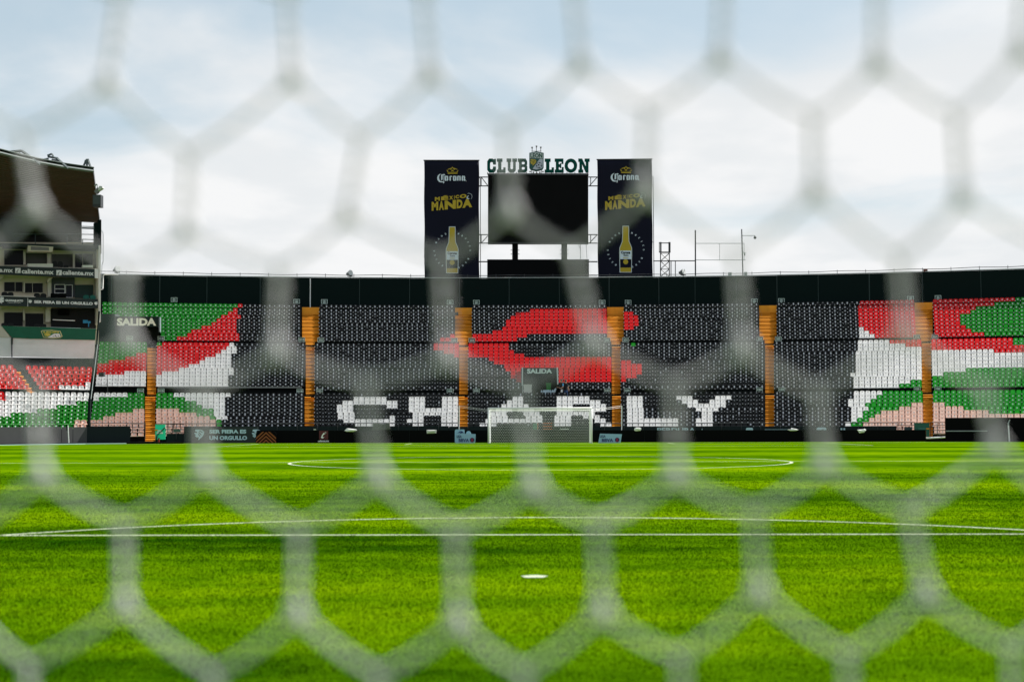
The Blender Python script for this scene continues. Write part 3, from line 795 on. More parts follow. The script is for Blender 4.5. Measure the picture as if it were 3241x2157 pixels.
for i in range(4):
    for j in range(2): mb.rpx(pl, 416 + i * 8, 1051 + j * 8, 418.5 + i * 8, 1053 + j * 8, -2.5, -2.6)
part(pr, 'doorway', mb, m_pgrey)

# things kept in the central portal
m_tub = mat('grey white tub', (0.62, 0.62, 0.58), .5, .08)
def tub(px0, px1, y0, y1, lab, Y):
    a, b = at_y(px0, y1, Y), at_y(px1, y0, Y); w = b.x - a.x; h = b.z - a.z
    mb = MB(); cx_ = (a.x + b.x) / 2
    B = [(cx_ - w * .43, Y - .22, a.z), (cx_ + w * .43, Y - .22, a.z), (cx_ + w * .43, Y + .22, a.z), (cx_ - w * .43, Y + .22, a.z)]
    T = [(cx_ - w * .48, Y - .26, b.z - .06), (cx_ + w * .48, Y - .26, b.z - .06), (cx_ + w * .48, Y + .26, b.z - .06), (cx_ - w * .48, Y + .26, b.z - .06)]
    mb.hexa(B + T)
    root = thing('plastic_tub', lab, 'tub', (cx_, Y, a.z), 'white tubs stacked in the exit')
    part(root, 'tub', mb, m_tub); mb = MB(); mb.box((cx_, Y, b.z - .03), (w, .56, .06)); part(root, 'lid', mb, m_tub)
tub(1656.5, 1684, 1233, 1243.5, 'white plastic tub at the bottom of the stack in the exit', 126.9)
tub(1656.5, 1684, 1216, 1233, 'taller white plastic tub on top of the stack in the exit', 126.9)
m_bin = mat('green bin plastic', (0.02, 0.28, 0.05), .5)
p = at_y(1736.5, 1243, 128); root = thing('wheeled_bin', 'bright green wheeled bin standing in the central exit', 'bin', p)
hb = at_y(1736.5, 1211, 128).z - p.z
mb = MB(); mb.hexa([p + Vector(q) for q in ((-.16, -.2, .06), (.16, -.2, .06), (.16, .2, .06), (-.16, .2, .06), (-.2, -.25, hb - .1), (.2, -.25, hb - .1), (.2, .25, hb - .1), (-.2, .25, hb - .1))]); part(root, 'body', mb, m_bin)
mb = MB(); mb.box(p + Vector((0, 0, hb - .05)), (.44, .56, .09)); part(root, 'lid', mb, m_bin)
for s in (-.19, .19):
    mb = MB(); mb.tube(p + Vector((s - .03, .2, .08)), p + Vector((s + .03, .2, .08)), .08, 8); part(root, 'wheel', mb, m_dsteel)
m_wrap = mat('clear blue wrap', (0.42, 0.55, 0.62), .2, .3, 12.0, spec=.6)
for i, (px, py, w) in enumerate(((1720.5, 1238, .23), (1730.5, 1237.5, .23), (1741.5, 1237, .26))):
    c = at_y(px, py, 126.9); root = thing('bottle_pack', ['first', 'second', 'third'][i] + ' shrink wrapped pack of water bottles from left behind the black seats', 'bottles', (c.x, c.y, c.z - .3), 'bottle packs in the exit')
    mb = MB()
    for q in range(6):
        b = Vector((c.x - w * .7 + (q % 3) * w * .7, c.y - .12 + (q // 3) * .24, c.z - .3))
        mb.tube(b, b + Vector((0, 0, .3)), w * .33, 7); mb.tube(b + Vector((0, 0, .3)), b + Vector((0, 0, .42)), w * .33, 7, w * .1)
    part(root, 'bottle', mb, m_wrap)
c = at_y(1753, 1237, 126.7); mb = MB(); mb.prism([at_y(1745, 1242, 126.6), at_y(1757, 1241, 126.6), at_y(1761, 1229, 126.6), at_y(1758, 1227, 126.6)], [q + Vector((.05, .25, .02)) for q in (at_y(1746, 1242, 126.6), at_y(1757, 1241, 126.6), at_y(1760, 1230, 126.6), at_y(1757, 1228, 126.6))])
tag(mb.build('plastic_sack', m_wrap), 'pale blue plastic sack leaning against the right jamb of the exit', 'sack')

# two people in the walkway
def skin_body(name, pts, edges, radii, root_i=0, sub=2):
    me = bpy.data.meshes.new(name); me.from_pydata(pts, edges, []); o = bpy.data.objects.new(name, me); col.objects.link(o)
    sk = o.modifiers.new('skin', 'SKIN'); sk.use_smooth_shade = True
    for i, r in enumerate(radii): me.skin_vertices[0].data[i].radius = (r, r)
    me.skin_vertices[0].data[root_i].use_root = True
    su = o.modifiers.new('sub', 'SUBSURF'); su.levels = su.render_levels = sub
    bpy.context.view_layer.update()
    dg = bpy.context.evaluated_depsgraph_get(); nm = bpy.data.meshes.new_from_object(o.evaluated_get(dg))
    bpy.data.objects.remove(o); n = bpy.data.objects.new(name, nm); col.objects.link(n); return n
m_skin = mat('skin', (0.42, 0.24, 0.16), .6); m_hair = mat('black hair', (0.01, 0.009, 0.008), .7)
m_tee = mat('black shirt', (0.012, 0.012, 0.014), .9); m_trs = mat('dark trousers', (0.012, 0.014, 0.02), .9); m_blue = mat('blue sleeve', (0.02, 0.22, 0.42), .8); m_jean = mat('blue jeans', (0.05, 0.10, 0.22), .9)
def person(base, yaw, label, armL, armR, top, legs, sleeve):
    P = [(0, 0, .95), (0, .01, 1.15), (0, .0, 1.36), (0, 0, 1.50), (0, -.015, 1.57), (0, -.03, 1.66), (0, -.02, 1.74),       # 0-6 spine, neck, head
         (-.17, 0, 1.43), (.17, 0, 1.43)] + armL + armR + [(-.095, 0, .90), (-.10, -.01, .50), (-.10, .02, .08), (-.10, -.13, .04), (.095, 0, .90), (.10, -.03, .50), (.10, .01, .08), (.10, -.14, .04)]
    E = [(0, 1), (1, 2), (2, 3), (3, 4), (4, 5), (5, 6), (2, 7), (2, 8), (7, 9), (9, 10), (10, 11), (8, 12), (12, 13), (13, 14), (0, 15), (15, 16), (16, 17), (17, 18), (0, 19), (19, 20), (20, 21), (21, 22)]
    rad = [.15, .14, .15, .062, .062, .098, .085, .075, .075, .048, .038, .035, .048, .038, .035, .095, .062, .045, .04, .095, .062, .045, .04]
    b = skin_body('body', P, E, rad)
    me = b.data
    for m in (top, legs, m_skin, sleeve): me.materials.append(m)
    for pgn in me.polygons:
        c = pgn.center
        k = 0
        if c.z < .93 and abs(c.x) < .25 and math.hypot(c.x - 0, 0) < .25: k = 1
        if c.z > 1.51: k = 2
        if (abs(c.x) > .20 or c.y < -.17) and .85 < c.z < 1.48: k = 3 if c.z > 1.24 else 2
        if c.z < .08: k = 0
        pgn.material_index = k
    root = thing('person', label, 'person', base); root.rotation_euler = (0, 0, yaw); b.parent = root
    mb = MB(); mb.sphere((0, .0, 1.715), .105, 10, 6, (0.95, 1.08, .92)); h = mb.build('hair', m_hair, root, True)
    mb = MB(); mb.tube((0, -.115, 1.675), (0, -.15, 1.65), .018, 5, .012); mb.build('nose', m_skin, root)
p1 = at_y(1777, 1199, 126.15); p2 = at_y(1790.5, 1200, 126.2)
person((p1.x, 126.15, p1.z - 1.83), R_(-55), 'person in black top with blue sleeve holding out an arm beside the central exit',
       [(-.22, -.03, 1.17), (-.19, -.24, 1.14), (-.17, -.38, 1.17)], [(.23, -.02, 1.17), (.18, -.2, 1.05), (.12, -.36, 1.12)], m_tee, m_trs, m_blue)
person((p2.x, 126.25, p2.z - 1.83), R_(150), 'person in dark jacket seen from behind next to the person with blue sleeve',
       [(-.23, 0, 1.17), (-.24, -.06, .95), (-.23, -.12, .80)], [(.23, 0, 1.17), (.24, -.06, .95), (.23, -.12, .80)], m_tee, m_jean, m_tee)
mb = MB(); q = at_y(1777.5, 1236, 125.98); mb.hexa([q + Vector(v) for v in ((-.08, 0, -.12), (.09, 0, -.13), (.09, .05, -.13), (-.08, .05, -.12), (-.05, 0, .1), (.09, 0, .13), (.09, .05, .13), (-.05, .05, .1))])
tag(mb.build('carrier_bag', m_white), 'small white bag hanging in front of the person with blue sleeve', 'bag')

# ------------------------------------------------------------------ section plates
m_plate = mat('section plate', (0.012, 0.03, 0.026), .5); m_pline = mat('plate lettering', (0.60, 0.74, 0.68), .6, .03)
def plate(c, u, v, txt, R, label, wpx=20.5, hpx=14):
    px, py = X(c, u), 900 + v / 2.85125 if c is not c6 else 820 + v / 2.4885
    p = on_cyl(px, py, R); pl = PY(p.y)
    root = thing('section_plate', label, 'sign', (p.x, p.y, p.z - .35), 'section number plates of the end stand')
    x0, x1, y0, y1 = px - wpx / 2, px + wpx / 2, py - hpx / 2, py + hpx / 2
    mb = MB(); mb.rpx(pl, x0, y0, x1, y1, 0, -.03); part(root, 'plate', mb, m_plate)
    mb = MB(); 
    for a in ((x0, y0, x1, y0 + 1.0), (x0, y1 - 1.0, x1, y1), (x0, y0 + 1.0, x0 + 1.0, y1 - 1.0), (x1 - 1.0, y0 + 1.0, x1, y1 - 1.0)): mb.rpx(pl, *a, .015, 0.002)
    mb.text(pl, txt, px - wpx * (.33 if len(txt) < 4 else .40), py - hpx * .23, px + wpx * (.33 if len(txt) < 4 else .40), py + hpx * .25, .015, bold=.03)
    part(root, 'lettering', mb, m_pline)
    mb = MB(); a = pl.pt(px - 6, y1); b = pl.pt(px + 6, y1)
    for q in (a, b): mb.tube(q - Vector((0, 0, .32)) + pl.n * -.05, q + pl.n * -.05, .018, 4)
    part(root, 'post', mb, m_steel)
RL, RM = 125.9, 135.9
for c, u, v, t, R, side in ((c2, 1170, 485, '201A', 134.6, 'below the large SALIDA sign'), (c2, 1453, 485, '201B', RM, 'above the red seats right of the first stairway'),
        (c2, 1268, 958, '101A', RL, 'left of the first stairway'), (c2, 1453, 958, '101B', RL, 'right of the first stairway'),
        (c3, 727, 497, '201B', RM, 'left of the second stairway'), (c3, 898, 500, '202', RM, 'right of the second stairway'), (c3, 710, 962, '101B', RL, 'left of the second stairway'), (c3, 887, 960, '102', RL, 'right of the second stairway'),
        (c3, 2104, 502, '202', RM, 'left of the third stairway'), (c3, 2066, 960, '102', RL, 'left of the third stairway'), (c4, 552, 502, '203', RM, 'right of the third stairway'), (c4, 592, 958, '103', RL, 'right of the third stairway'),
        (c4, 1772, 500, '203', RM, 'left of the fourth stairway'), (c4, 1775, 957, '103', RL, 'left of the fourth stairway'), (c4, 1938, 500, '204', RM, 'right of the fourth stairway'), (c4, 1955, 955, '104', RL, 'right of the fourth stairway'),
        (c5, 1440, 490, '204', RM, 'left of the fifth stairway'), (c5, 1606, 490, '205', RM, 'right of the fifth stairway'), (c5, 1437, 947, '104', RL, 'left of the fifth stairway'), (c5, 1637, 947, '105', RL, 'right of the fifth stairway'),
        (c6, 1000, 612, '205', RM, 'left of the sixth stairway'), (c6, 1143, 610, '206A', RM, 'right of the sixth stairway'), (c6, 1003, 1020, '105', RL, 'left of the sixth stairway'), (c6, 1166, 1018, '106', RL, 'right of the sixth stairway')):
    plate(c, u, v, t, R, f'{"upper" if t[0] == "2" else "lower"} dark plate reading {t} {side}')
def top_plate(c, u, v, txt, label):
    px, py = X(c, u), 900 + v / 2.85125 if c is not c6 else 820 + v / 2.4885
    p = on_cyl(px, py, WALL_R - .12); pl = PY(p.y)
    root = thing('row_sign', label, 'sign', p, 'framed signs on the back wall')
    x0, x1, y0, y1 = px - 10, px + 10, py - 7, py + 7
    mb = MB(); mb.rpx(pl, x0, y0, x1, y1, 0, -.03); part(root, 'plate', mb, m_plate)
    mb = MB()
    for a in ((x0, y0, x1, y0 + 1.1), (x0, y1 - 1.1, x1, y1), (x0, y0 + 1.1, x0 + 1.1, y1 - 1.1), (x1 - 1.1, y0 + 1.1, x1, y1 - 1.1)): mb.rpx(pl, *a, .015, 0.002)
    mb.text(pl, txt, px - 3.6, py - 4.6, px + 3.6, py - 1.6, .015, bold=.03)
    mb.rpx(pl, px - 6.5, py - .4, px + 6.5, py + .4, .015); mb.rpx(pl, px - 4, py + 1.6, px + 4, py + 3.8, .015)
    part(root, 'lettering', mb, m_pline)
for c, u, v, t, w in ((c2, 1571, 137, '201', 'above the green seats'), (c3, 681, 152, '201', 'left of the second stairway'), (c3, 931, 154, '202', 'right of the second stairway'), (c3, 2066, 160, '202', 'left of the third stairway'),
        (c4, 592, 160, '203', 'right of the third stairway'), (c4, 1727, 160, '203', 'left of the fourth stairway'), (c4, 1962, 160, '204', 'right of the fourth stairway'), (c5, 1390, 148, '204', 'left of the fifth stairway'),
        (c5, 1634, 145, '205', 'right of the fifth stairway'), (c6, 950, 308, '205', 'left of the sixth stairway'), (c6, 1167, 302, '206A', 'right of the sixth stairway')):
    top_plate(c, u, v, t, f'small framed sign {t} on the dark wall {w}')

# ------------------------------------------------------------------ front wall, railings, boards
fw = thing('front_wall', 'low dark wall with cut off sponsor print along the foot of the end stand', 'wall', (0, 118, -.1))
def front_panel(a, b, ytop, m, R=118.05, zb=-.12, th=.14):
    zt = on_cyl((a + b) / 2, ytop, R).z
    n = max(1, int((b - a) / 90)); T = [theta_at(a + (b - a) * k / n, R, .5) for k in range(n + 1)]
    mb = MB()
    for t0, t1 in zip(T, T[1:]):
        mb.hexa([polar(R, t0, zb), polar(R, t1, zb), polar(R + th, t1, zb), polar(R + th, t0, zb), polar(R, t0, zt), polar(R, t1, zt), polar(R + th, t1, zt), polar(R + th, t0, zt)])
    return mb
m_fgrey = mat('dark grey vinyl', (0.055, 0.055, 0.06), .7, .2, 1.0, spec=.2)
m_fdark = mat('blue black vinyl', (0.007, 0.013, 0.016), .7, .1, spec=.15)
m_wallpale = mat('pale blue print', (0.40, 0.56, 0.66), .6, .04)
for a, b in ((-150, 194), (195.5, 230), (231.5, 275)): part(fw, 'panel', front_panel(a, b, 1350.5, m_fgrey, 116.2), m_fgrey)
part(fw, 'panel', front_panel(275, 412, 1348, m_fdark, 116.2), m_fdark)
part(fw, 'panel', front_panel(527, 582, 1371, m_fdark, 118.05), m_fdark)
for a, b in ((582, 1000), (1001, 1420), (1421, 1900), (1901, 2380), (2381, 2838)): part(fw, 'panel', front_panel(a, b, 1348, m_fdark), m_fdark)
part(fw, 'panel', front_panel(2991.5, 3420, 1320.5, m_black, 117.0), m_black)
# print on the wall, its lower half behind the black boards
pl = PY(117.3); mb = MB(); mb.use(m_wallpale)
mb.text(pl, 'PERDURA', 2080, 1353.2, 2201, 1367, .02, bold=.025)
mb.sphere(pl.pt(2222, 1358, .02), .04, 6, 4)
part(fw, 'lettering', mb)
mb = MB(); mb.use(m_wallpale)
def icon_tile(mb, pl, x0, y0, x1, y1, f=.02):
    r = (x1 - x0) * .18
    mb.ppx(pl, [(x0, y1), (x1, y1), (x1, y0 + r), (x1 - r * .3, y0 + r * .3), (x1 - r, y0), (x0 + r, y0), (x0 + r * .3, y0 + r * .3), (x0, y0 + r)], f)
pl2 = PY(116.6); icon_tile(mb, pl2, 2361, 1353, 2383.5, 1372); mb.ppx(PY(116.2), [(2361 - 0, 1373), (2361, 1372.5)] and [(2420, 1358.8), (2500, 1358.8), (2500, 1357.9), (2420, 1357.9)], .02)
pl2 = PY(115.8); icon_tile(mb, pl2, 2584, 1351.5, 2616, 1372, .02)
for x in (2660.5, 2669.5): mb.rpx(pl2, x, 1354, x + 5.5, 1361.5, .02)
part(fw, 'logo', mb)
mb = MB()
def swoosh(mb, pl, cx_, cy_, s, f):
    pts = [(-.5, .55), (-.30, .05), (0, -.35), (.42, -.52), (.62, -.38), (.25, -.42), (0, -.18), (.35, -.28), (.3, -.15), (-.02, .0), (-.2, .35), (-.1, .52), (.2, .38), (-.05, .66), (-.3, .72)]
    mb.ppx(pl, [(cx_ + x * s, cy_ + y * s) for x, y in pts], f)
swoosh(mb, pl2, 2602, 1362, 12, .03); part(fw, 'logo', mb, m_fdark)

# railing along the front of the stand
rl = thing('railing', 'thin black railing in front of the lowest seats', 'railing', (0, 117.9, 0))
for a, b, nm in ((287, 460, 0), (494, 1452, 0), (1481, 2840, 0)):
    R = 118.0; zt = on_cyl((a + b) / 2, 1338.5, R).z; T = [theta_at(px, R, zt) for px in np.arange(a, b + 1, (b - a) / max(2, round((b - a) / 62)))]
    mb = MB(); mb.path([polar(R, t, zt) for t in T], .03, 5); part(rl, 'rail', mb, m_dsteel)
    mb = MB(); 
    for t in T: mb.tube(polar(R, t, .2), polar(R, t, zt), .022, 4)
    part(rl, 'post', mb, m_dsteel)
# close-barred railing beside the gates
def barred(a, b, ys, R, lab, xs):
    root = thing('railing', lab, 'railing', on_cyl((a + b) / 2, 1372, R))
    for y in ys:
        mb = MB(); mb.tube(on_cyl(a, y, R), on_cyl(b, y, R), .022, 4); part(root, 'rail', mb, m_dsteel)
    for x in xs:
        mb = MB(); mb.tube(on_cyl(x, ys[0], R), on_cyl(x, ys[-1], R), .022, 4); part(root, 'post', mb, m_dsteel)
barred(413, 458, (1341.5, 1351, 1360, 1368.5), 118.0, 'thin barred railing across the short pink rows left of the orange steps', (420, 440, 457))
barred(525, 582, (1341, 1350, 1358.5, 1368), 118.0, 'thin barred railing with small green panel right of the green gate', (531, 546, 549, 571))
barred(2838, 2895, (1336, 1345, 1353, 1361), 117.9, 'thin barred railing left of the dark green gate', (2845, 2852, 2886, 2894))
barred(2944, 2992, (1336, 1345, 1352, 1361, 1371, 1381), 117.6, 'thin barred railing right of the dark green gate', (2945, 2968))
mb = MB(); pl = PY(114.3); mb.rpx(pl, 549.5, 1357, 571.5, 1366.5, 0, -.04); tag(mb.build('notice_panel', mat('grey green panel', (0.05, 0.10, 0.085), .6)), 'small grey green panel hung on the barred railing by the green gate', 'panel')
pl = PY(114.6); mb = MB(); mb.rpx(pl, 2862, 1350, 2886, 1361, 0, -.04); tag(mb.build('notice_panel', mat('slate panel', (0.02, 0.035, 0.045), .6)), 'small slate panel hung on the railing by the dark green gate', 'panel')

# gates
def gate(poly, Y, m, lab, txts, mt):
    pl = PY(Y); xs = [p[0] for p in poly]; ys = [p[1] for p in poly]
    root = thing('gate', lab, 'gate', pl.pt(sum(xs) / len(xs), max(ys)))
    mb = MB(); mb.ppx(pl, poly, 0, -.06); part(root, 'leaf', mb, m)
    mb = MB(); x0, x1, y0, y1 = min(xs), max(xs), min(ys), max(ys)
    for a in ((x0, y0, x1, y0 + 1), (x0, y0 + 1, x0 + 1, y1), (x1 - 1, y0 + 1, x1, y1)): mb.rpx(pl, *a, .03, 0.001)
    part(root, 'frame', mb, mt)
    mb = MB()
    for t, a in txts: mb.text(pl, t, *a, .02, bold=.04)
    if txts: part(root, 'lettering', mb, m_pale)
    return root, pl
m_g1 = mat('turquoise gate paint', (0.008, 0.72, 0.40), .5, .05, 1.0)
g1, pl = gate([(491, 1390), (522.5, 1390), (522.5, 1342), (491, 1342)], 114.0, m_g1, 'turquoise green gate beside the orange steps at the left', [], mat('gate edge', (0.05, 0.55, 0.33), .5))
mb = MB(); mb.rpx(pl, 498, 1360.5, 513, 1364, .02); mb.rpx(pl, 496, 1367, 515.5, 1371.5, .02); part(g1, 'notice', mb, m_white)
mb = MB(); mb.path([pl.pt(522.5, 1352, .06), pl.pt(512, 1362, .06), pl.pt(497, 1376, .06), pl.pt(493, 1389, .06)], .035, 5); mb.tube(pl.pt(497, 1376, .06), pl.pt(496, 1389, .06), .03, 4); part(g1, 'brace', mb, m_dsteel)
mb = MB(); mb.box(pl.pt(493, 1360, .05), (.25, .06, .08)); part(g1, 'latch', mb, m_tread)
m_g2 = mat('deep green gate paint', (0.004, 0.085, 0.06), .5, .1, 1.0)
g2, pl = gate([(2931.5, 1382), (2942, 1382), (2942, 1337), (2894.5, 1337), (2894.5, 1361), (2931.5, 1361)], 113.9, m_g2, 'deep green gate beside the orange steps at the right end', [], mat('gate edge dark', (0.006, 0.11, 0.08), .5))
mb = MB(); 
for x in range(2907, 2929, 3): mb.rpx(pl, x, 1354, x + 2.2, 1357.6, .02)
part(g2, 'lettering', mb, mat('faint lettering', (0.05, 0.2, 0.16), .6))
mb = MB(); mb.box(pl.pt(2936, 1356, .05), (.22, .06, .08)); part(g2, 'latch', mb, m_tread)
# fire extinguisher / hydrant in front of the green gate
p = at_y(502.3, 1402, 113.4); root = thing('fire_hydrant', 'small dark red hydrant standing in front of the turquoise gate', 'hydrant', p)
mr = mat('dark red paint', (0.16, 0.006, 0.008), .5)
mb = MB(); mb.tube(p, p + Vector((0, 0, .36)), .07, 8, .06); part(root, 'body', mb, mr)
mb = MB(); mb.tube(p + Vector((0, 0, .36)), p + Vector((0, 0, .43)), .05, 8, .02); mb.box(p + Vector((.06, 0, .38)), (.12, .04, .04)); part(root, 'valve', mb, m_dsteel)
# ground-level pipes and low kerb at the left end
mb = MB(); mb.path([at_y(px, y, 112.9) for px, y in ((395, 1388.5), (400, 1395), (406, 1400), (412, 1401.5), (430, 1401), (460, 1400.3))], .035, 5); tag(mb.build('hose', m_steel), 'pale hose curling down beside the left orange steps', 'hose')
for ys, lab, m in (((1409, 1405.5, 1403), 'upper pale green pipe along the ground below the grey boards', mat('pale green pipe', (0.30, 0.46, 0.42), .5)), ((1413, 1408.5, 1407), 'lower pale green pipe along the ground below the grey boards', mat('pale green pipe', (0.30, 0.46, 0.42), .5))):
    mb = MB(); mb.path([on_cyl(-60, ys[0], 115.2), on_cyl(60, (ys[0] + ys[1]) / 2, 115.2), on_cyl(150, ys[1], 115.2), on_cyl(270, (ys[1] + ys[2]) / 2, 115.2), on_cyl(400 if 'upper' in lab else 330, ys[2], 115.2)], .04, 5); tag(mb.build('pipe', m), lab, 'pipe', 'pale green ground pipes')
mb = MB()
for a, b in ((-150, 0), (0, 140), (140, 290), (290, 440), (440, 582)):
    A0, B0 = on_cyl(a, 1405, 115.5), on_cyl(b, 1405, 115.5); A1, B1 = on_cyl(a, 1405, 116.1), on_cyl(b, 1405, 116.1)
    mb.hexa([Vector((q.x, q.y, z)) for z in (-.3, .02) for q in (A0, B0, B1, A1)])
tag(mb.build('kerb', m_conc), kind='structure')
mb = MB(); mb.tube(at_y(2931, 1385.5, 113.6), at_y(2992, 1383, 113.6), .06, 5); mb.build('threshold_bar', m_white); tag(bpy.data.objects['threshold_bar'], 'white bar on the ground in front of the right hand orange steps', 'bar')
mb = MB(); mb.rpx(PY(112.5), 2932, 1388, 3420, 1402, 0, -.3); tag(mb.build('kerb', m_black), kind='structure')
mb = MB(); mb.tube(at_y(2993, 1363.5, 112.6), at_y(3125, 1363, 112.0), .035, 5); tag(mb.build('white_rail', m_steel), 'thin white rail along the tall dark wall at the right end', 'rail')
# black perimeter boards
def board(pts_px, Y, m, name, lab, cat='board', th=.12, group=None):
    pl = PY(Y); xs = [p[0] for p in pts_px]; ys = [p[1] for p in pts_px]
    root = thing(name, lab, cat, pl.pt((min(xs) + max(xs)) / 2, max(ys)), group)
    mb = MB(); mb.ppx(pl, pts_px, 0, -th); part(root, 'panel', mb, m); return root, pl
xs = [812, 1060, 1296, 1545, 1790, 2040, 2290, 2540, 2736, 2931]
pb = thing('perimeter_board', 'long low black advertising board behind the far goal', 'board', (0, 113.5, -.1)); pl = PY(113.5)
for a, b in zip(xs, xs[1:]):
    mb = MB(); mb.rpx(pl, a + .4, 1360.5 - (a - 1700) * .0008, b - .4, 1402, .0, -.12); part(pb, 'panel', mb, m_black)
mb = MB(); mb.rpx(pl, 1010, 1362.5, 1038.5, 1389.5, .02); part(pb, 'logo', mb, mat('crimson print', (0.075, 0.006, 0.012), .6))
mb = MB(); swoosh(mb, pl, 1024, 1375, 16, .035); part(pb, 'emblem', mb, m_white)
mb = MB(); mb.text(pl, 'caliente.mx', 1006.5, 1391.3, 1041.5, 1397.5, .02, bold=.03); mb.text(pl, 'BBVA', 993, 1356.5, 1001, 1360.2, .1, bold=.03); part(pb, 'lettering', mb, m_white)
# club board
m_club = mat('club board print', (0.008, 0.016, 0.018), .6)
root, pl = board([(582, 1402), (816, 1401), (816, 1350), (582, 1351)], 113.9, m_club, 'advertising_board', 'dark board reading SER FIERA ES UN ORGULLO with lion head', 'board')
mb = MB(); mb.text(pl, 'SER FIERA ES', 662.5, 1358.5, 779.5, 1371, .02, bold=.05); mb.text(pl, 'UN ORGULLO', 662.5, 1378.2, 782, 1391.5, .02, bold=.05); part(root, 'lettering', mb, m_wallpale)
LION = [(.10, .02), (.45, 0), (.78, .06), (.98, .22), (.95, .42), (.86, .60), (.74, .74), (.58, .86), (.42, 1.0), (.38, .90), (.46, .76), (.34, .70), (.28, .78), (.12, .66), (.06, .56), (.20, .50), (.04, .44), (0, .32), (.14, .30), (.30, .36), (.24, .20), (.06, .18)]
def lion(mb, pl, x0, y0, x1, y1, f, flip=False, slope=0):
    P = [(x0 + (1 - u if flip else u) * (x1 - x0), y0 + v * (y1 - y0)) for u, v in LION]
    if flip: P = P[::-1]
    mb.ppx(pl, P, f)
def lion_lines(mb, pl, x0, y0, x1, y1, f, flip=False):
    for a in (((.50, .12), (.82, .30)), ((.42, .26), (.70, .52)), ((.40, .42), (.58, .66))):
        q = [(x0 + (1 - u if flip else u) * (x1 - x0), y0 + v * (y1 - y0)) for u, v in a]; w = (x1 - x0) * .03
        mb.ppx(pl, [(q[0][0] - w, q[0][1] + w), (q[1][0] - w, q[1][1] + w), (q[1][0] + w, q[1][1] - w), (q[0][0] + w, q[0][1] - w)], f)
mb = MB(); lion(mb, pl, 615, 1358, 647, 1392, .02); lion(mb, pl, 797, 1358, 829, 1392, .02); part(root, 'emblem', mb, m_wallpale)
mb = MB(); lion_lines(mb, pl, 615, 1358, 647, 1392, .03); lion_lines(mb, pl, 797, 1358, 829, 1392, .03); part(root, 'emblem', mb, m_club)
# chevron mat hung over the boards
m_or = mat('dull orange print', (0.21, 0.055, 0.008), .7); pl = PY(113.2)
root = thing('chevron_sheet', 'black sheet with dull orange chevrons hung over the board', 'sheet', pl.pt(842, 1401))
mb = MB(); mb.ppx(pl, [(809.5, 1401.5), (874, 1401.5), (874.5, 1372), (868, 1364.5), (817, 1364.5), (810, 1372)], 0, -.05); part(root, 'sheet', mb, m_black)
mb = MB()
cxs, = (842,)
for i in range(-1, 4):
    ya = 1366 + i * 11.5
    for s in (-1, 1):
        P = []
        for xx in (0, 31.5):
            P.append((xx, ya + xx * 1.0))
        q = [(0, ya), (31.5, ya + 29), (31.5, ya + 35), (0, ya + 6)]
        q = [(cxs + s * x, y) for x, y in q]
        # clip to the sheet
        def clip(poly, lim, keep):
            o = []
            for a, b in zip(poly, poly[1:] + poly[:1]):
                ia, ib = keep(a[1], lim), keep(b[1], lim)
                if ia: o.append(a)
                if ia != ib:
                    t = (lim - a[1]) / (b[1] - a[1]); o.append((a[0] + (b[0] - a[0]) * t, lim))
            return o
        q = clip(q, 1365.5, lambda y, l: y >= l); q = clip(q, 1401, lambda y, l: y <= l) if len(q) > 2 else q
        if len(q) > 2: mb.ppx(pl, q if s > 0 else q[::-1], .02 + .002 * (s > 0))
part(root, 'chevron', mb, m_or)
# league boards beside the goal
m_lb = mat('light blue board', (0.24, 0.40, 0.54), .5, .05, 1.0); m_navy = mat('navy print', (0.006, 0.02, 0.10), .6); m_redp = mat('red print', (0.35, 0.01, 0.02), .6)
def league(P, lab, tx, cx_):
    root, pl = board(P, 111.0, m_lb, 'league_board', lab, 'board', .08, 'light blue boards beside the far goal')
    mb = MB(); mb.text(pl, 'LIGA', *tx[0], .02, bold=.03); mb.text(pl, 'BBVA', *tx[1], .02, bold=.03, shear=-.05); part(root, 'lettering', mb, m_navy)
    mb = MB(); c = pl.pt(cx_[0], cx_[1], .02); r = 7.4 * c.y / FPX
    mb.poly([c + Vector((r * math.cos(t), 0, r * math.sin(t))) for t in [2 * math.pi * k / 16 for k in range(16)]]); part(root, 'emblem', mb, m_navy)
    mb = MB(); x, y = cx_; mb.ppx(pl, [(x - 5, y + 5.5), (x - 2.6, y + 5.5), (x + 5, y - 5.5), (x + 2.6, y - 5.5)], .035); mb.ppx(pl, [(x - 5, y - 5.5), (x - 2.6, y - 5.5), (x + 5, y + 5.5), (x + 2.6, y + 5.5)], .037); part(root, 'emblem', mb, m_redp)
league([(1442, 1401), (1503.5, 1401), (1505.5, 1373), (1443.5, 1371.5)], 'light blue LIGA BBVA board left of the far goal', [(1445.5, 1376, 1461, 1384.5), (1452, 1387, 1484.5, 1397.8)], (1494.5, 1391.5))
league([(1893.5, 1401), (1964, 1401), (1968.5, 1373), (1899, 1371.5)], 'light blue LIGA BBVA board right of the far goal', [(1899, 1375.5, 1917, 1384), (1905, 1387, 1941, 1397.5)], (1953.5, 1391))
root, pl = board([(1439.6, 1399), (1442, 1400), (1470, 1400), (1470, 1360.5), (1467, 1358), (1443, 1358), (1439.6, 1361)], 112.2, m_lb, 'icon_board', 'light blue rounded tile with leaping animal outline behind the left league board', 'board', .08)
mb = MB(); mb.ppx(pl, [(1442, 1371.5), (1449, 1369), (1454, 1365), (1459, 1362.7), (1466, 1366), (1468, 1370.5), (1463, 1369.3), (1458, 1371.5), (1452, 1372), (1458, 1368.5), (1459, 1366), (1453, 1369)], .02); part(root, 'emblem', mb, m_navy)
mb = MB(); pl = PY(112.6); c = pl.pt(1483, 1373); r = .13
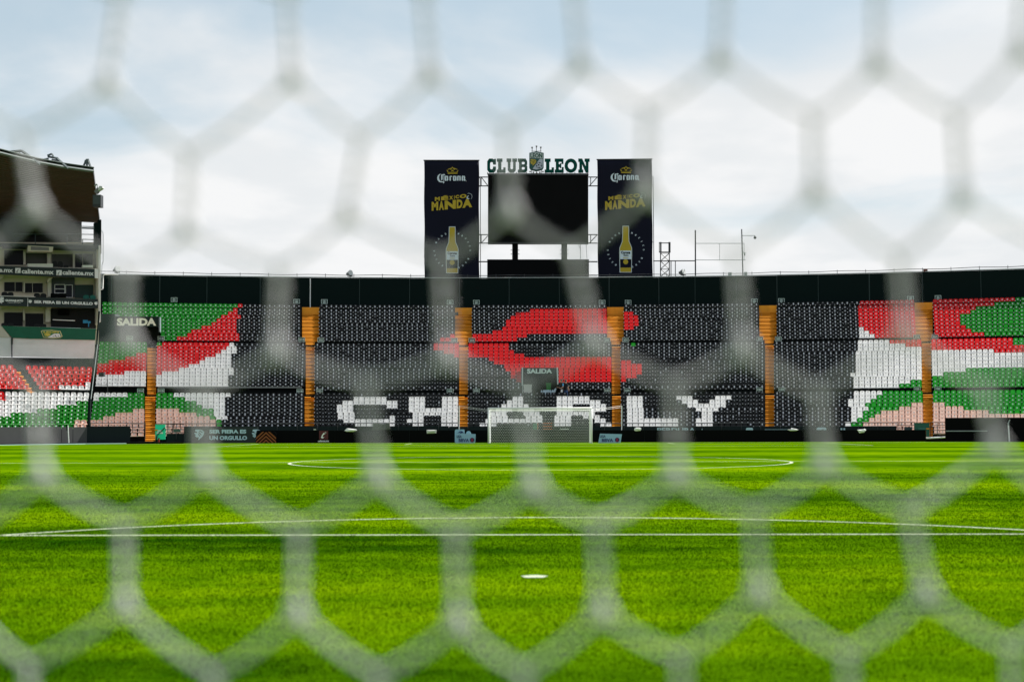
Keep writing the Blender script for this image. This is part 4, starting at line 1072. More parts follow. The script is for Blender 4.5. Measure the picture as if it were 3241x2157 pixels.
mb.prism([c + Vector((r * 1.5 * math.cos(t), -.02, r * 1.8 * math.sin(t))) for t in [math.pi * k / 8 for k in range(9)]], [c + Vector((r * 1.5 * math.cos(t), .04, r * 1.8 * math.sin(t))) for t in [math.pi * k / 8 for k in range(9)]])
tag(mb.build('icon_board', m_lb), 'tip of a light blue round tile showing above the left league board', 'board')

# cloths and bags lying over the boards
def cloth(pts, Y, m, lab, bulge=.1, name='cloth'):
    pl = PY(Y); mb = MB(); rr = random.Random(len(lab)); n = len(pts)
    F = [pl.pt(x, y, 0) for x, y in pts]; c = sum(F, Vector()) / n
    mid = [c + (p - c) * .55 + Vector((0, -bulge * rr.uniform(.5, 1.2), rr.uniform(-.02, .03))) for p in F]; B = [p + Vector((0, bulge * .8, -.01)) for p in F]; pk = c + Vector((0, -bulge, .01))
    V = F + mid + B + [pk]
    mb.raw(V, [(k, (k + 1) % n, n + (k + 1) % n, n + k) for k in range(n)] + [(n + k, n + (k + 1) % n, 3 * n) for k in range(n)] + [(2 * n + k, 2 * n + (k + 1) % n, (k + 1) % n, k) for k in range(n)] + [tuple(range(3 * n - 1, 2 * n - 1, -1))])
    return tag(mb.build(name, m), lab, 'cloth', 'cloths left on the boards')
m_cl = mat('white cloth', (0.74, 0.73, 0.74), .9, .1, 8.0)
cloth([(1090, 1362), (1096, 1365), (1118, 1365.5), (1131, 1361), (1128, 1357.5), (1112, 1356), (1098, 1354.5)], 113.3, m_cl, 'crumpled white cloth on the board right of the crimson logo')
cloth([(1351, 1371), (1380, 1370), (1381.5, 1359.5), (1350, 1359.5)], 113.2, mat('pale grey cloth', (0.55, 0.54, 0.53), .9, .15, 6.0), 'folded pale grey cloth hung square over the black board')
cloth([(2007, 1361), (2013, 1363.5), (2028, 1362), (2030, 1355), (2024, 1352), (2012, 1352), (2008, 1355)], 113.3, m_cl, 'small round white bundle on the board right of the goal')
cloth([(2492, 1358.5), (2502, 1363), (2520, 1362.5), (2528, 1359), (2516, 1356), (2504, 1353.5), (2503, 1358)], 113.3, m_cl, 'pointed white cloth on the board below block 105')
cloth([(2713, 1359), (2721, 1370), (2735, 1368), (2742, 1360), (2737, 1356), (2731, 1358)], 113.2, m_cl, 'white bag hung over the board near the deep green gate')
m_gc = mat('grey tarpaulin', (0.10, 0.105, 0.095), .9, .1)
pl = PY(116.9); mb = MB(); nx, ny = 14, 6; V = []
for j in range(ny + 1):
    for i in range(nx + 1):
        u, v = i / nx, j / ny; x = 1181 + u * 52 - v * 4 * (1 - u) + v * 2; y = 1336 + v * (25 - 3 * u) + 4 * math.sin(u * math.pi) * (1 - v)
        V.append(pl.pt(x, y, .06 * math.sin(u * 17 + v * 2) + .05))
mb.raw(V, [(j * (nx + 1) + i, (j + 1) * (nx + 1) + i, (j + 1) * (nx + 1) + i + 1, j * (nx + 1) + i + 1) for j in range(ny) for i in range(nx)])
o = mb.build('tarpaulin', m_gc, None, True); sm = o.modifiers.new('thick', 'SOLIDIFY'); sm.thickness = .02
tag(o, 'grey tarpaulin draped over the front railing below the letter C', 'tarpaulin')

# corner flag poles and camera pole
def slim_pole(px0, y0, px1, y1, Y, lab, r=.035, head=True):
    a, b = at_y(px0, y0, Y), at_y(px1, y1, Y); root = thing('pole', lab, 'pole', a)
    mb = MB(); mb.tube(a, b, r, 6); part(root, 'shaft', mb, m_white)
    if head: mb = MB(); mb.box(b + Vector((.0, 0, .08)), (.08, .08, .2)); mb.tube(b + Vector((0, 0, .15)), b + Vector((.12, 0, .4)), .04, 5); part(root, 'head', mb, m_steel)
slim_pole(3195, 1400, 3191.5, 1345, 111.5, 'white pole with small lamp head by the tall dark wall', .05)
a, b = at_y(218, 1409, 109.6), at_y(215, 1345, 109.6); root = thing('corner_flag', 'white corner flag pole with furled black flag at the left corner', 'flag', a)
mb = MB(); mb.tube(a, b, .035, 6); part(root, 'pole', mb, m_white)
mb = MB(); mb.hexa([b + Vector(q) for q in ((-.11, 0, -.35), (-.03, 0, -.38), (-.03, .03, -.38), (-.11, .03, -.35), (-.10, 0, -.03), (-.02, 0, -.02), (-.02, .03, -.02), (-.10, .03, -.03))]); part(root, 'flag', mb, m_black)

# ------------------------------------------------------------------ far goal with its net
goal = thing('goal', 'white football goal with hexagonal net at the far end of the pitch', 'goal', (0.06, FARL, gz(FARL)))
gx0, gx1, gzb = at_y(1546.5, 1398, FARL).x, at_y(1872.5, 1398, FARL).x, gz(FARL)
gt = gzb + 2.50
for x in (gx0, gx1):
    mb = MB(); mb.tube((x, FARL, gzb), (x, FARL, gt), .06, 10); part(goal, 'post', mb, m_white, True)
mb = MB(); mb.tube((gx0 - .06, FARL, gt), (gx1 + .06, FARL, gt), .06, 10); part(goal, 'crossbar', mb, m_white, True)
def hexnet(mb, f, w, h, cell, r):
    """hexagonal strands over a w x h sheet; f maps sheet coordinates to the world"""
    s = cell / math.sqrt(3); rows = int(h / (1.5 * s)) + 1; cols = int(w / cell) + 1
    for j in range(rows):
        for i in range(cols):
            x = (i + .5 * (j % 2)) * cell; y = j * 1.5 * s
            P = [(x, y), (x, y + s), (x + cell / 2, y - s / 2), (x - cell / 2, y - s / 2)]
            for q in P[1:]:
                if 0 <= P[0][0] <= w and 0 <= q[0] <= w and 0 <= q[1] <= h and P[0][1] <= h: mb.tube(f(*P[0]), f(*q), r, 3, caps=False)
GD = 2.2; Wg = gx1 - gx0; zt2 = gt - .12
mb = MB(); rn = .0078
hexnet(mb, lambda u, v: Vector((gx0 + .08 + u * (Wg - .16) / Wg, FARL + GD - .35 * math.sin(v / 2.3 * math.pi) * .6, gzb + v)), Wg, zt2 - gzb, .135, rn)
hexnet(mb, lambda u, v: Vector((gx0 + u, FARL + .03 + v, gt - .06 - .06 * v / GD - .10 * math.sin(v / GD * math.pi))), Wg, GD, .135, rn)
for x, s in ((gx0, 1), (gx1, -1)):
    hexnet(mb, lambda u, v, x=x, s=s: Vector((x + s * (.06 * math.sin(u / GD * math.pi) + .08 * u / GD), FARL + .04 + u, gzb + v)), GD, gt - gzb - .08, .135, rn)
part(goal, 'net', mb, mat('white net cord', (0.80, 0.80, 0.80), .8, .03))
for px, pxt, yt, lab, gxx in ((1453, 1453.5, 1283, 'white net support pole behind the far goal at its left', gx0), (1967.5, 1968, 1283.5, 'white net support pole behind the far goal at its right', gx1)):
    Y = FARL + 4.6; a = at_y(px, 1401, Y); b = at_y(pxt, yt, Y); root = thing('net_support', lab, 'pole', a, 'net support poles of the far goal')
    mb = MB(); mb.tube(a, b, .04, 6); part(root, 'pole', mb, m_white)
    mb = MB(); mb.tube(b, (gxx, FARL + GD, zt2), .009, 4); mb.tube(b - Vector((0, 0, .12)), (gxx, FARL + GD - .1, zt2 - .1), .007, 4); part(root, 'guy_line', mb, m_white)
# orange barrier and green sheet seen through the net
pl = PY(117.3); root = thing('barrier', 'low barrier with orange and white bars seen through the goal net', 'barrier', pl.pt(1732, 1360))
for y, m in ((1339, 'salmon bar'), (1348, 'orange bar'), (1356.5, 'amber bar')):
    mb = MB(); mb.rpx(pl, 1718, y - 1, 1748, y + 1.2, .1, .04); part(root, 'bar', mb, mat(m, (0.62, 0.16, 0.05), .6))
mb = MB(); mb.rpx(pl, 1701, 1338, 1703.5, 1358, .1, .04); part(root, 'post', mb, mat('amber bar', (0.62, 0.16, 0.05), .6))
mb = MB(); mb.rpx(pl, 1687, 1338.5, 1700.5, 1358, .1, .04); tag(mb.build('green_sheet', mat('green sheet', (0.02, 0.20, 0.10), .7)), 'small green sheet hung on the wall behind the goal net', 'sheet')
mb = MB(); mb.rpx(pl, 1773, 1356, 1801, 1358, .3, .2); tag(mb.build('white_bar', m_white), 'short white bar on the wall behind the goal net', 'bar')

# television camera at the head of block 202
p = on_cyl(1436, 1008, 141.0); root = thing('television_camera', 'dark television camera on tripod at the top of the third stairway', 'camera', p)
mb = MB(); mb.box(p + Vector((-.15, -.1, .42)), (.55, .3, .34)); part(root, 'body', mb, m_dsteel)
mb = MB(); mb.tube(p + Vector((.1, -.1, .42)), p + Vector((.42, -.12, .44)), .12, 8, .17); part(root, 'lens', mb, m_dsteel)
mb = MB(); mb.box(p + Vector((-.35, -.1, .70)), (.2, .2, .18)); part(root, 'viewfinder', mb, m_dsteel)
for q in ((-.3, -.25), (.25, -.3), (0, .3)):
    mb = MB(); mb.tube(p + Vector((-.05, -.1, .3)), p + Vector((q[0], q[1], -.5)), .035, 5); part(root, 'leg', mb, m_dsteel)
# ------------------------------------------------------------------ scoreboard tower and banners
SBY = 150.0; pl = PY(SBY)
def V8(c): return (1300 + c[0] / 2.945, 440 + c[1] / 2.945)
sb = thing('scoreboard', 'large dark screen on two columns above the end stand', 'scoreboard', pl.pt(1704, 900))
mb = MB(); mb.rpx(pl, 1544.5, 554.5, 1862, 766, 0, -1.0); part(sb, 'screen', mb, mat('dark screen', (0.0035, 0.0038, 0.004), .6, .3, .6, spec=.05))
mb = MB()
for a in ((1543.5, 551, 1863, 554.3), (1543.5, 766.2, 1863, 769.5)): mb.rpx(pl, *a, .06, -1.05)
part(sb, 'frame', mb, m_dsteel)
for a, b in ((1621, 1639.5), (1777, 1795)):
    mb = MB(); mb.rpx(pl, a, 769.6, b, 822, -.3, -.9); part(sb, 'column', mb, m_black)
    mb = MB()
    for y in (791, 803.5):
        for x, s in ((a, -1), (b, 1)): mb.rpx(pl, min(x + s * .2, x + s * 4), y - .7, max(x + s * .2, x + s * 4), y + .7, -.5, -.6)
        for x, s in ((a, -1), (b, 1)): mb.rpx(pl, min(x + s * 3.4, x + s * 4.2), y - 1.8, max(x + s * 3.4, x + s * 4.2), y + 1.8, -.48, -.62)
    part(sb, 'bracket', mb, m_steel)
mb = MB(); mb.rpx(pl, 1542, 820.5, 1864, 905, .0, -1.6); part(sb, 'base_box', mb, mat('black cladding', (0.0035, 0.004, 0.0045), .8, spec=.05))
for side in (((1516, 1544)), ((1862.5, 1891))):
    for y0, y1 in ((560, 588), (742, 769)):
        mb = MB(); 
        for y in (y0, y1): mb.rpx(pl, side[0], y - 1.2, side[1], y + 1.2, -.3, -.5)
        xm = side[0] + 7; mb.tube(pl.pt(xm, y0, -.4), pl.pt(xm, y1, -.4), .04, 4)
        if side[0] < 1600: mb.tube(pl.pt(xm, y0, -.4), pl.pt(side[1], y1, -.4), .04, 4) if y0 == 560 else mb.tube(pl.pt(xm, y1, -.4), pl.pt(side[1], y0 + 4, -.4), .04, 4)
        else: mb.tube(pl.pt(side[0] + 3, y1, -.4), pl.pt(side[1], y0, -.4), .04, 4)
        part(sb, 'truss', mb, m_dsteel)
    mb = MB(); mb.rpx(pl, side[0], 826, side[1], 829.5, -.3, -.4); part(sb, 'brace', mb, m_dsteel)
    mb = MB(); mb.rpx(pl, side[0], 871, side[1], 872.5, -.3, -.4); part(sb, 'brace', mb, m_steel)
mb = MB(); mb.tube(pl.pt(1836.5, 770, -.5), pl.pt(1837, 820, -.5), .03, 4); mb.tube(pl.pt(1855, 770, -.5), pl.pt(1858, 820, -.5), .025, 4); mb.path([pl.pt(1836, 770, -.5), pl.pt(1831, 776, -.5), pl.pt(1836, 786, -.5)], .02, 4); part(sb, 'cable', mb, m_steel)

# rooftop letters
ls = thing('rooftop_sign', 'dark green slab letters CLUB LEON with club crest on top of the screen', 'sign', pl.pt(1704, 550))
m_let = mat('deep green letters', (0.002, 0.058, 0.045), .7, .08, spec=.05)
GL_ = {'C': [[(.25, 0), (.75, 0), (.95, .2), (.95, .42), (.65, .42), (.65, .3), (.58, .22), (.42, .22), (.35, .3), (.35, .7), (.42, .78), (.58, .78), (.65, .7), (.65, .6), (.95, .6), (.95, .98), (.80, .98), (.75, .94), (.6, 1), (.25, 1), (.05, .8), (.05, .2)]],
       'L': [[(0, 0), (.97, 0), (.97, .36), (.72, .36), (.72, .2), (.5, .2), (.5, .8), (.62, .8), (.62, 1), (0, 1), (0, .8), (.14, .8), (.14, .2), (0, .2)]],
       'U': [[(.3, 0), (.7, 0), (.88, .18), (.88, .8), (1, .8), (1, 1), (.55, 1), (.55, .8), (.63, .8), (.63, .3), (.56, .22), (.44, .22), (.37, .3), (.37, .8), (.45, .8), (.45, 1), (0, 1), (0, .8), (.12, .8), (.12, .18)]],
       'B': [[(0, 0), (.42, 0), (.42, 1), (0, 1), (0, .8), (.12, .8), (.12, .2), (0, .2)], [(.42, .8), (.66, .8), (.72, .74), (.98, .80), (.82, 1), (.42, 1)], [(.72, .74), (.72, .64), (.66, .58), (.90, .52), (.98, .60), (.98, .80)], [(.42, .42), (.66, .42), (.90, .52), (.66, .58), (.42, .58)],
             [(.42, 0), (.82, 0), (1, .18), (.72, .26), (.66, .2), (.42, .2)], [(1, .18), (1, .42), (.90, .52), (.66, .42), (.72, .36), (.72, .26)]],
       'E': [[(0, 0), (.98, 0), (.98, .38), (.76, .38), (.76, .2), (.45, .2), (.45, .41), (.56, .41), (.56, .34), (.72, .34), (.72, .66), (.56, .66), (.56, .59), (.45, .59), (.45, .8), (.74, .8), (.74, .64), (.95, .64), (.95, 1), (0, 1), (0, .8), (.12, .8), (.12, .2), (0, .2)]],
       'N': [[(0, 0), (.44, 0), (.44, .2), (.34, .2), (.34, .62), (.66, 0), (.90, 0), (.90, .8), (1, .8), (1, 1), (.56, 1), (.56, .8), (.66, .8), (.66, .42), (.34, 1), (0, 1), (0, .8), (.1, .8), (.1, .2), (0, .2)]]}
def ring(n=20, ax=.5, ay=.5, ix=.24, iy=.28):
    out = []
    for k in range(n):
        a, b = 2 * math.pi * k / n, 2 * math.pi * (k + 1) / n
        out.append([(.5 + ax * math.cos(a), .5 + ay * math.sin(a)), (.5 + ax * math.cos(b), .5 + ay * math.sin(b)), (.5 + ix * math.cos(b), .5 + iy * math.sin(b)), (.5 + ix * math.cos(a), .5 + iy * math.sin(a))])
    return out
GL_['O'] = ring()
for ch, x0, x1 in (('C', 708, 798), ('L', 803, 886), ('U', 893, 990), ('B', 998, 1087), ('L', 1248, 1338), ('E', 1342, 1428), ('O', 1434, 1552), ('N', 1562, 1668)):
    mb = MB()
    for pg in GL_[ch]:
        mb.ppx(pl, [(1300 + (x0 + u * (x1 - x0)) / 2.945, 440 + (310 - v * 128) / 2.945) for u, v in pg], .15, -.25)
    part(ls, 'letter', mb, m_let)
mb = MB(); mb.rpx(pl, 1543, 548.5, 1862.5, 550.2, -.2, -.5)
for x in (716, 795, 815, 870, 908, 985, 1012, 1080, 1260, 1312, 1355, 1412, 1456, 1530, 1578, 1650): mb.tube(pl.pt(1300 + x / 2.945, 545, -.1), pl.pt(1300 + x / 2.945, 552, -.1), .035, 4)
part(ls, 'support', mb, m_dsteel)
def K(u, v): return (1640 + u / 15.683, 460 + v / 15.683)
cr = thing('club_crest', 'shield crest with lion head and football between CLUB and LEON', 'emblem', pl.pt(1697, 540))
sh = [(550, 375), (905, 300), (1270, 375), (1265, 1090), (1200, 1190), (905, 1270), (620, 1190), (550, 1090)]
mb = MB(); mb.ppx(pl, [K(*p) for p in sh[::-1]], .2, -.3); part(cr, 'shield', mb, mat('crest dark green', (0.004, 0.07, 0.06), .5))
m_cw = mat('crest pale', (0.50, 0.57, 0.56), .6); m_cs = mat('crest silver', (0.40, 0.45, 0.52), .6); m_gold = mat('crest gold', (0.42, 0.33, 0.03), .5)
mb = MB(); mb.ppx(pl, [K(*p) for p in [(580, 640), (1225, 640), (1225, 410), (905, 355), (580, 410)]], .215); part(cr, 'field', mb, m_cw)
mb = MB(); mb.text(pl, 'LEON', *K(610, 400), *K(1195, 620), .23, bold=.03); part(cr, 'lettering', mb, m_let)
mb = MB(); mb.ppx(pl, [K(*p) for p in [(720, 1165), (905, 1205), (1160, 1150), (1225, 1080), (1225, 670), (1080, 670), (1030, 720)]], .215); part(cr, 'field', mb, m_cs)
mb = MB(); lion(mb, pl, *K(585, 685), *K(905, 1010), .225); part(cr, 'lion', mb, m_gold)
mb = MB(); lion_lines(mb, pl, *K(585, 685), *K(905, 1010), .235); part(cr, 'lion', mb, mat('crest olive', (0.12, 0.10, 0.01), .6))
c = pl.pt(*K(1040, 990), .23); r = 145 / 15.683 * SBY / FPX
mb = MB(); mb.use(m_black); mb.poly([c + Vector((r * 1.05 * math.cos(t), 0, r * 1.05 * math.sin(t))) for t in [2 * math.pi * k / 20 for k in range(20)]])
mb.use(m_cs); mb.poly([c + Vector((r * .96 * math.cos(t), -.012, r * .96 * math.sin(t))) for t in [2 * math.pi * k / 20 for k in range(20)]])
mb.use(m_black)
for dx, dy, q in ((-.15, .12, .30), (.72, -.12, .22), (.0, -.78, .24), (-.78, -.2, .22), (.2, .82, .2), (-.6, .66, .16)):
    mb.poly([c + Vector((r * (dx + q * math.cos(t)), -.024, r * (dy + q * math.sin(t)))) for t in [2 * math.pi * k / 5 + .3 for k in range(5)]])
part(cr, 'ball', mb)
def star(mb, u, v, s):
    P = []
    for k in range(10):
        a = math.pi / 2 + math.pi * k / 5; q = s if k % 2 == 0 else s * .45
        P.append(K(u + q * math.cos(a), v - q * math.sin(a)))
    mb.ppx(pl, P, .1, -.1)
for u, v in ((690, 105), (910, 45), (1125, 95), (595, 1300), (760, 1335), (920, 1375), (1075, 1335), (1230, 1300)):
    mb = MB(); star(mb, u, v, 55); part(cr, 'star', mb, mat('bronze star', (0.05, 0.03, 0.012), .5))
mb = MB()
for u, v0, v1 in ((695, 140, 330), (905, 90, 300), (1120, 140, 330), (670, 1200, 1420), (905, 1270, 1420), (1150, 1190, 1420)): mb.tube(pl.pt(*K(u, v0)), pl.pt(*K(u, v1)), .03, 4)
mb.tube(pl.pt(*K(660, 292)), pl.pt(*K(1160, 290)), .025, 4); part(cr, 'support', mb, m_dsteel)

# banners
m_ban = mat('navy banner cloth', (0.0075, 0.0085, 0.018), .85, .15, .8, spec=.1)
m_by = mat('mustard print', (0.42, 0.31, 0.015), .7, .04); m_bw = mat('banner white print', (0.60, 0.70, 0.76), .7, .03); m_byl = mat('mustard edge', (0.55, 0.47, 0.10), .7, .03)
def banner(ox, oy, corners, lab):
    root = thing('banner', lab, 'banner', pl.pt((corners[0][0] + corners[1][0]) / 2, corners[2][1]), 'beer banners on both sides of the screen')
    (x0, y0), (x1, y1), (x2, y2), (x3, y3) = corners       # tl, tr, br, bl
    nx, ny = 12, 20; V = []
    for j in range(ny + 1):
        for i in range(nx + 1):
            u, v = i / nx, j / ny
            x = (x0 * (1 - u) + x1 * u) * (1 - v) + (x3 * (1 - u) + x2 * u) * v; y = (y0 * (1 - u) + y1 * u) * (1 - v) + (y3 * (1 - u) + y2 * u) * v
            if i in (0, nx): x += .7 * math.sin(v * 14 + i)
            V.append(pl.pt(x, y, .02 * math.sin(u * 6 + v * 11) + .015 * math.sin(v * 23 - u * 5)))
    mb = MB(); mb.raw(V, [(j * (nx + 1) + i, (j + 1) * (nx + 1) + i, (j + 1) * (nx + 1) + i + 1, j * (nx + 1) + i + 1) for j in range(ny) for i in range(nx)])
    o = part(root, 'cloth', mb, m_ban, True); sm = o.modifiers.new('thick', 'SOLIDIFY'); sm.thickness = .03; sm.offset = -1
    mb = MB(); mb.tube(pl.pt(x0 - 2, y0 - .5, .0), pl.pt(x1 + 1.5, y1 - .5, 0), .06, 6); part(root, 'top_rail', mb, m_dsteel)
    mb = MB(); mb.tube(pl.pt(x1 + 4, y1 + 55, -.4), pl.pt(x2 + 4, y2 - 2, -.4), .035, 4); mb.tube(pl.pt(x1 + 1, y1 + 55, -.4), pl.pt(x1 + 4, y1 + 55, -.4), .03, 4)
    for yy in (y1 + 82, y1 + 262): mb.tube(pl.pt(x1 - 4, yy, -.4), pl.pt(x1 + 4, yy, -.4), .03, 4)
    part(root, 'frame', mb, m_dsteel)
    def D(u, v): return (1340 + u / 7.8395 + ox, 500 + v / 7.8395 + oy)         # from the enlarged left banner
    F0 = .06
    # crown
    mb = MB(); 
    mb.ppx(pl, [D(*p) for p in [(600, 350), (850, 350), (870, 298), (850, 312), (830, 340), (800, 345), (620, 345), (605, 312), (575, 292)]], F0)
    mb.ppx(pl, [D(*p) for p in [(590, 290), (640, 262), (700, 244), (722, 238), (745, 244), (805, 262), (860, 290), (815, 285), (735, 258), (722, 254), (705, 258), (630, 285)]], F0 + .003)
    for x in (680, 765): mb.ppx(pl, [D(*p) for p in [(x - 12, 295), (x + 12, 295), (x + (25 if x < 722 else 5), 255), (x + (5 if x < 722 else -25), 255)]], F0 + .006)
    mb.ppx(pl, [D(*p) for p in [(605, 392), (845, 392), (848, 366), (602, 366)]], F0 + .003)
    mb.ppx(pl, [D(*p) for p in [(690, 340), (722, 328), (754, 340), (740, 316), (760, 308), (732, 306), (722, 286), (712, 306), (684, 308), (704, 316)]], F0 + .009)
    mb.ppx(pl, [D(722 + 11 * math.cos(t), 230 + 11 * math.sin(t)) for t in [2 * math.pi * k / 8 for k in range(8)]][::-1], F0 + .006)
    part(root, 'crown', mb, m_by)
    # blackletter word
    mb = MB()
    mb.ppx(pl, [D(*p) for p in [(445, 392), (400, 402), (360, 435), (340, 490), (350, 545), (385, 590), (430, 606), (490, 600), (520, 575), (470, 582), (425, 572), (400, 540), (388, 490), (395, 440), (420, 410)]][::-1], F0)
    mb.ppx(pl, [D(*p) for p in [(440, 560), (478, 535), (478, 430), (500, 430), (545, 420), (510, 392), (490, 410), (455, 405), (440, 430)]], F0 + .003)
    mb.ppx(pl, [D(*p) for p in [(492, 632), (516, 620), (516, 425), (502, 425), (502, 605), (484, 615)]], F0 + .006)
    def stem(x, y0=450, y1=560, w=34): mb.ppx(pl, [D(x, y1 - 14), D(x + w / 2, y1 + 12), D(x + w, y1 - 10), D(x + w, y0 + 16), D(x + w * .6, y0 - 12), D(x, y0 + 8)], F0)
    def cap(x0, x1, y=450): mb.ppx(pl, [D(x0, y + 10), D(x1, y + 22), D(x1 + 6, y + 6), D(x0 + 14, y - 12)], F0 + .004)
    def foot(x0, x1, y=548): mb.ppx(pl, [D(x0, y + 6), D(x0 + 10, y + 24), D(x1, y + 4), D(x1 - 6, y - 12)], F0 + .004)
    for x in (530, 735): stem(x); stem(x + 52); cap(x + 12, x + 66); foot(x + 12, x + 62)
    stem(648); cap(668, 712)
    stem(838); stem(892); cap(848, 905)
    stem(950); stem(1000); cap(962, 1015); foot(958, 1000); foot(1015, 1052)
    mb.sphere(pl.pt(*D(1062, 573), F0), .035, 6, 4)
    part(root, 'lettering', mb, m_bw)
    # slogan
    sl = -.085
    def word(chs, f, m, grow):
        mb = MB(); 
        for ch, x0, x1, y0, y1 in chs:
            a, b = D(x0 - grow, y0 - grow), D(x1 + grow, y1 + grow); mb.text(pl, ch, a[0], a[1], b[0], b[1], f, slope=sl, bold=.06)
        part(root, 'lettering', mb, m)
    W1 = [('M', 285, 410, 972, 1068), ('É', 440, 620, 938, 1050), ('X', 640, 735, 945, 1034), ('I', 762, 776, 928, 1020), ('C', 795, 882, 920, 1010), ('O', 900, 1070, 905, 1003),
          ('M', 205, 368, 1090, 1310), ('A', 385, 510, 1070, 1295), ('N', 528, 805, 1060, 1280), ('D', 825, 970, 1035, 1252), ('A', 965, 1210, 1018, 1240)]
    word(W1, F0, m_by, 0)
    mb = MB()
    for k in range(14):
        a = -1.9 + k * .21; mb.rpx(pl, *[q for q in (D(1130 + 78 * math.cos(a) - 5, 955 + 78 * math.sin(a) - 5) + D(1130 + 78 * math.cos(a) + 5, 955 + 78 * math.sin(a) + 5))], F0)
    mb.ppx(pl, [D(*p) for p in [(1075, 1000), (1100, 1018), (1142, 1012), (1142, 1000), (1108, 1000), (1095, 985), (1100, 955), (1130, 945), (1125, 930), (1090, 945), (1074, 970)]], F0 + .05)
    part(root, 'emblem', mb, m_bw)
    # bottle
    def Bt(u, v): return (1300 + u / 2.945 + ox, 440 + v / 2.945 + oy)
    def outline(e):
        return [(335 - e, 1245 + e), (437 + e, 1245 + e), (441 + e, 1060), (440 + e, 1020), (428 + e, 990), (415 + e, 960), (412 + e, 900), (413 + e, 850), (411 + e, 820 - e), (362 - e, 820 - e), (360 - e, 850), (360 - e, 900), (357 - e, 960), (345 - e, 990), (333 - e, 1020), (331 - e, 1060)]
    mb = MB(); mb.ppx(pl, [Bt(*p) for p in outline(5)], F0); part(root, 'bottle_edge', mb, m_bw)
    mb = MB(); mb.ppx(pl, [Bt(*p) for p in outline(0)], F0 + .015); part(root, 'bottle', mb, m_by)
    mb = MB(); mb.rpx(pl, *Bt(334, 1046), *Bt(439, 1125), F0 + .03); part(root, 'bottle_label', mb, m_bw)
    mb = MB(); mb.text(pl, 'Corona', *Bt(343, 1050), *Bt(430, 1076), F0 + .045, bold=.05); mb.text(pl, 'Extra', *Bt(367, 1080), *Bt(412, 1096), F0 + .045, bold=.04)
    mb.rpx(pl, *Bt(335, 1125), *Bt(438, 1203), F0 + .03); part(root, 'bottle_label', mb, m_ban)
    mb = MB(); cc2 = Bt(386, 1150); mb.ppx(pl, [(cc2[0] + 8 * math.cos(t), cc2[1] + 8 * math.sin(t)) for t in [-2 * math.pi * k / 14 for k in range(14)]], F0 + .045); mb.rpx(pl, *Bt(362, 1108), *Bt(412, 1114), F0 + .045); part(root, 'seal', mb, m_by)
    # ring of words
    mb = MB(); txt = 'MÉXICO MANDA MÉXICO MANDA '; ctr = Bt(387, 1040); rad_ = 168 / 2.945
    for i, ch in enumerate(txt):
        if ch == ' ': continue
        a = R_(-70) + 2 * math.pi * (i / 26.0) * 1.0
        x = ctr[0] + rad_ * math.cos(a); y = ctr[1] + rad_ * math.sin(a)
        w = 2.0 if ch != 'I' else .7
        # skip what the bottle hides
        if abs(x - ctr[0]) < 20 and y > ctr[1]: continue
        mb.text(pl, ch, x - w, y - 2.9, x + w, y + 2.9, F0, bold=.03, rot=a + math.pi / 2)
    part(root, 'lettering', mb, m_bw)
banner(0, 0, [(1342.4, 508), (1516, 508), (1517, 886), (1343.5, 886)], 'tall navy beer banner with bottle left of the screen')
banner(549.2, -2.2, [(1890, 505.5), (2063, 504), (2066, 887), (1893, 887)], 'tall navy beer banner with bottle right of the screen')

# ------------------------------------------------------------------ mast, poles and floodlights on the top rim
def W8(u, v): return (1800 + u / 3.3657, 480 + v / 3.3657)
pl = PY(144.9)
lt = thing('lattice_mast', 'short black lattice mast right of the right hand banner', 'mast', pl.pt(*W8(1023, 1330)))
mb = MB()
for u in (978, 1072): mb.tube(pl.pt(*W8(u, 1330)), pl.pt(*W8(u, 962)), .05, 5); mb.tube(pl.pt(*W8(u, 1330), -.9), pl.pt(*W8(u, 962), -.9), .05, 5)
part(lt, 'upright', mb, m_dsteel)
mb = MB()
for v0, v1 in ((1080, 1165), (1165, 1250), (1250, 1330)):
    mb.tube(pl.pt(*W8(978, v0)), pl.pt(*W8(1072, v1)), .035, 4); mb.tube(pl.pt(*W8(1072, v0)), pl.pt(*W8(978, v1)), .035, 4); mb.tube(pl.pt(*W8(978, v0)), pl.pt(*W8(1072, v0)), .03, 4)
part(lt, 'brace', mb, m_dsteel)
mb = MB()
for v in (972, 1068): mb.tube(pl.pt(*W8(963, v)), pl.pt(*W8(1083, v)), .045, 4)
for u in (965, 985, 1066, 1081): mb.tube(pl.pt(*W8(u, 1075)), pl.pt(*W8(u, 962)), .035, 4)
part(lt, 'cage', mb, m_dsteel)
fr = thing('roof_frame', 'thin dark pipe frame with tall pole beside the lattice mast', 'frame', pl.pt(*W8(1350, 1330)))
mb = MB(); mb.tube(pl.pt(*W8(1350, 1330)), pl.pt(*W8(1349, 835)), .07, 6); part(fr, 'pole', mb, m_dsteel)
mb = MB(); mb.tube(pl.pt(*W8(900, 1163), -.1), pl.pt(*W8(1350, 1161), -.1), .05, 5)
for u in (1090, 1136): mb.tube(pl.pt(*W8(u, 1163), -.1), pl.pt(*W8(u, 1330), -.1), .04, 4)
part(fr, 'beam', mb, m_dsteel)
mb = MB()
for v, u1 in ((976, 1872), (1152, 1884)): mb.tube(pl.pt(*W8(1350, v)), pl.pt(*W8(u1, v)), .028, 4)
for u in (1608, 1868): mb.tube(pl.pt(*W8(u, 976)), pl.pt(*W8(u, 1152)), .022, 4)
part(fr, 'rail', mb, m_steel)
cp = thing('camera_pole', 'grey pole with arm and dome camera above block 204', 'pole', pl.pt(*W8(1858, 1395)))
mb = MB(); mb.tube(pl.pt(*W8(1858, 1390), .6), pl.pt(*W8(1842, 825), .6), .06, 6); part(cp, 'pole', mb, mat('grey pole', (0.12, 0.125, 0.13), .5))
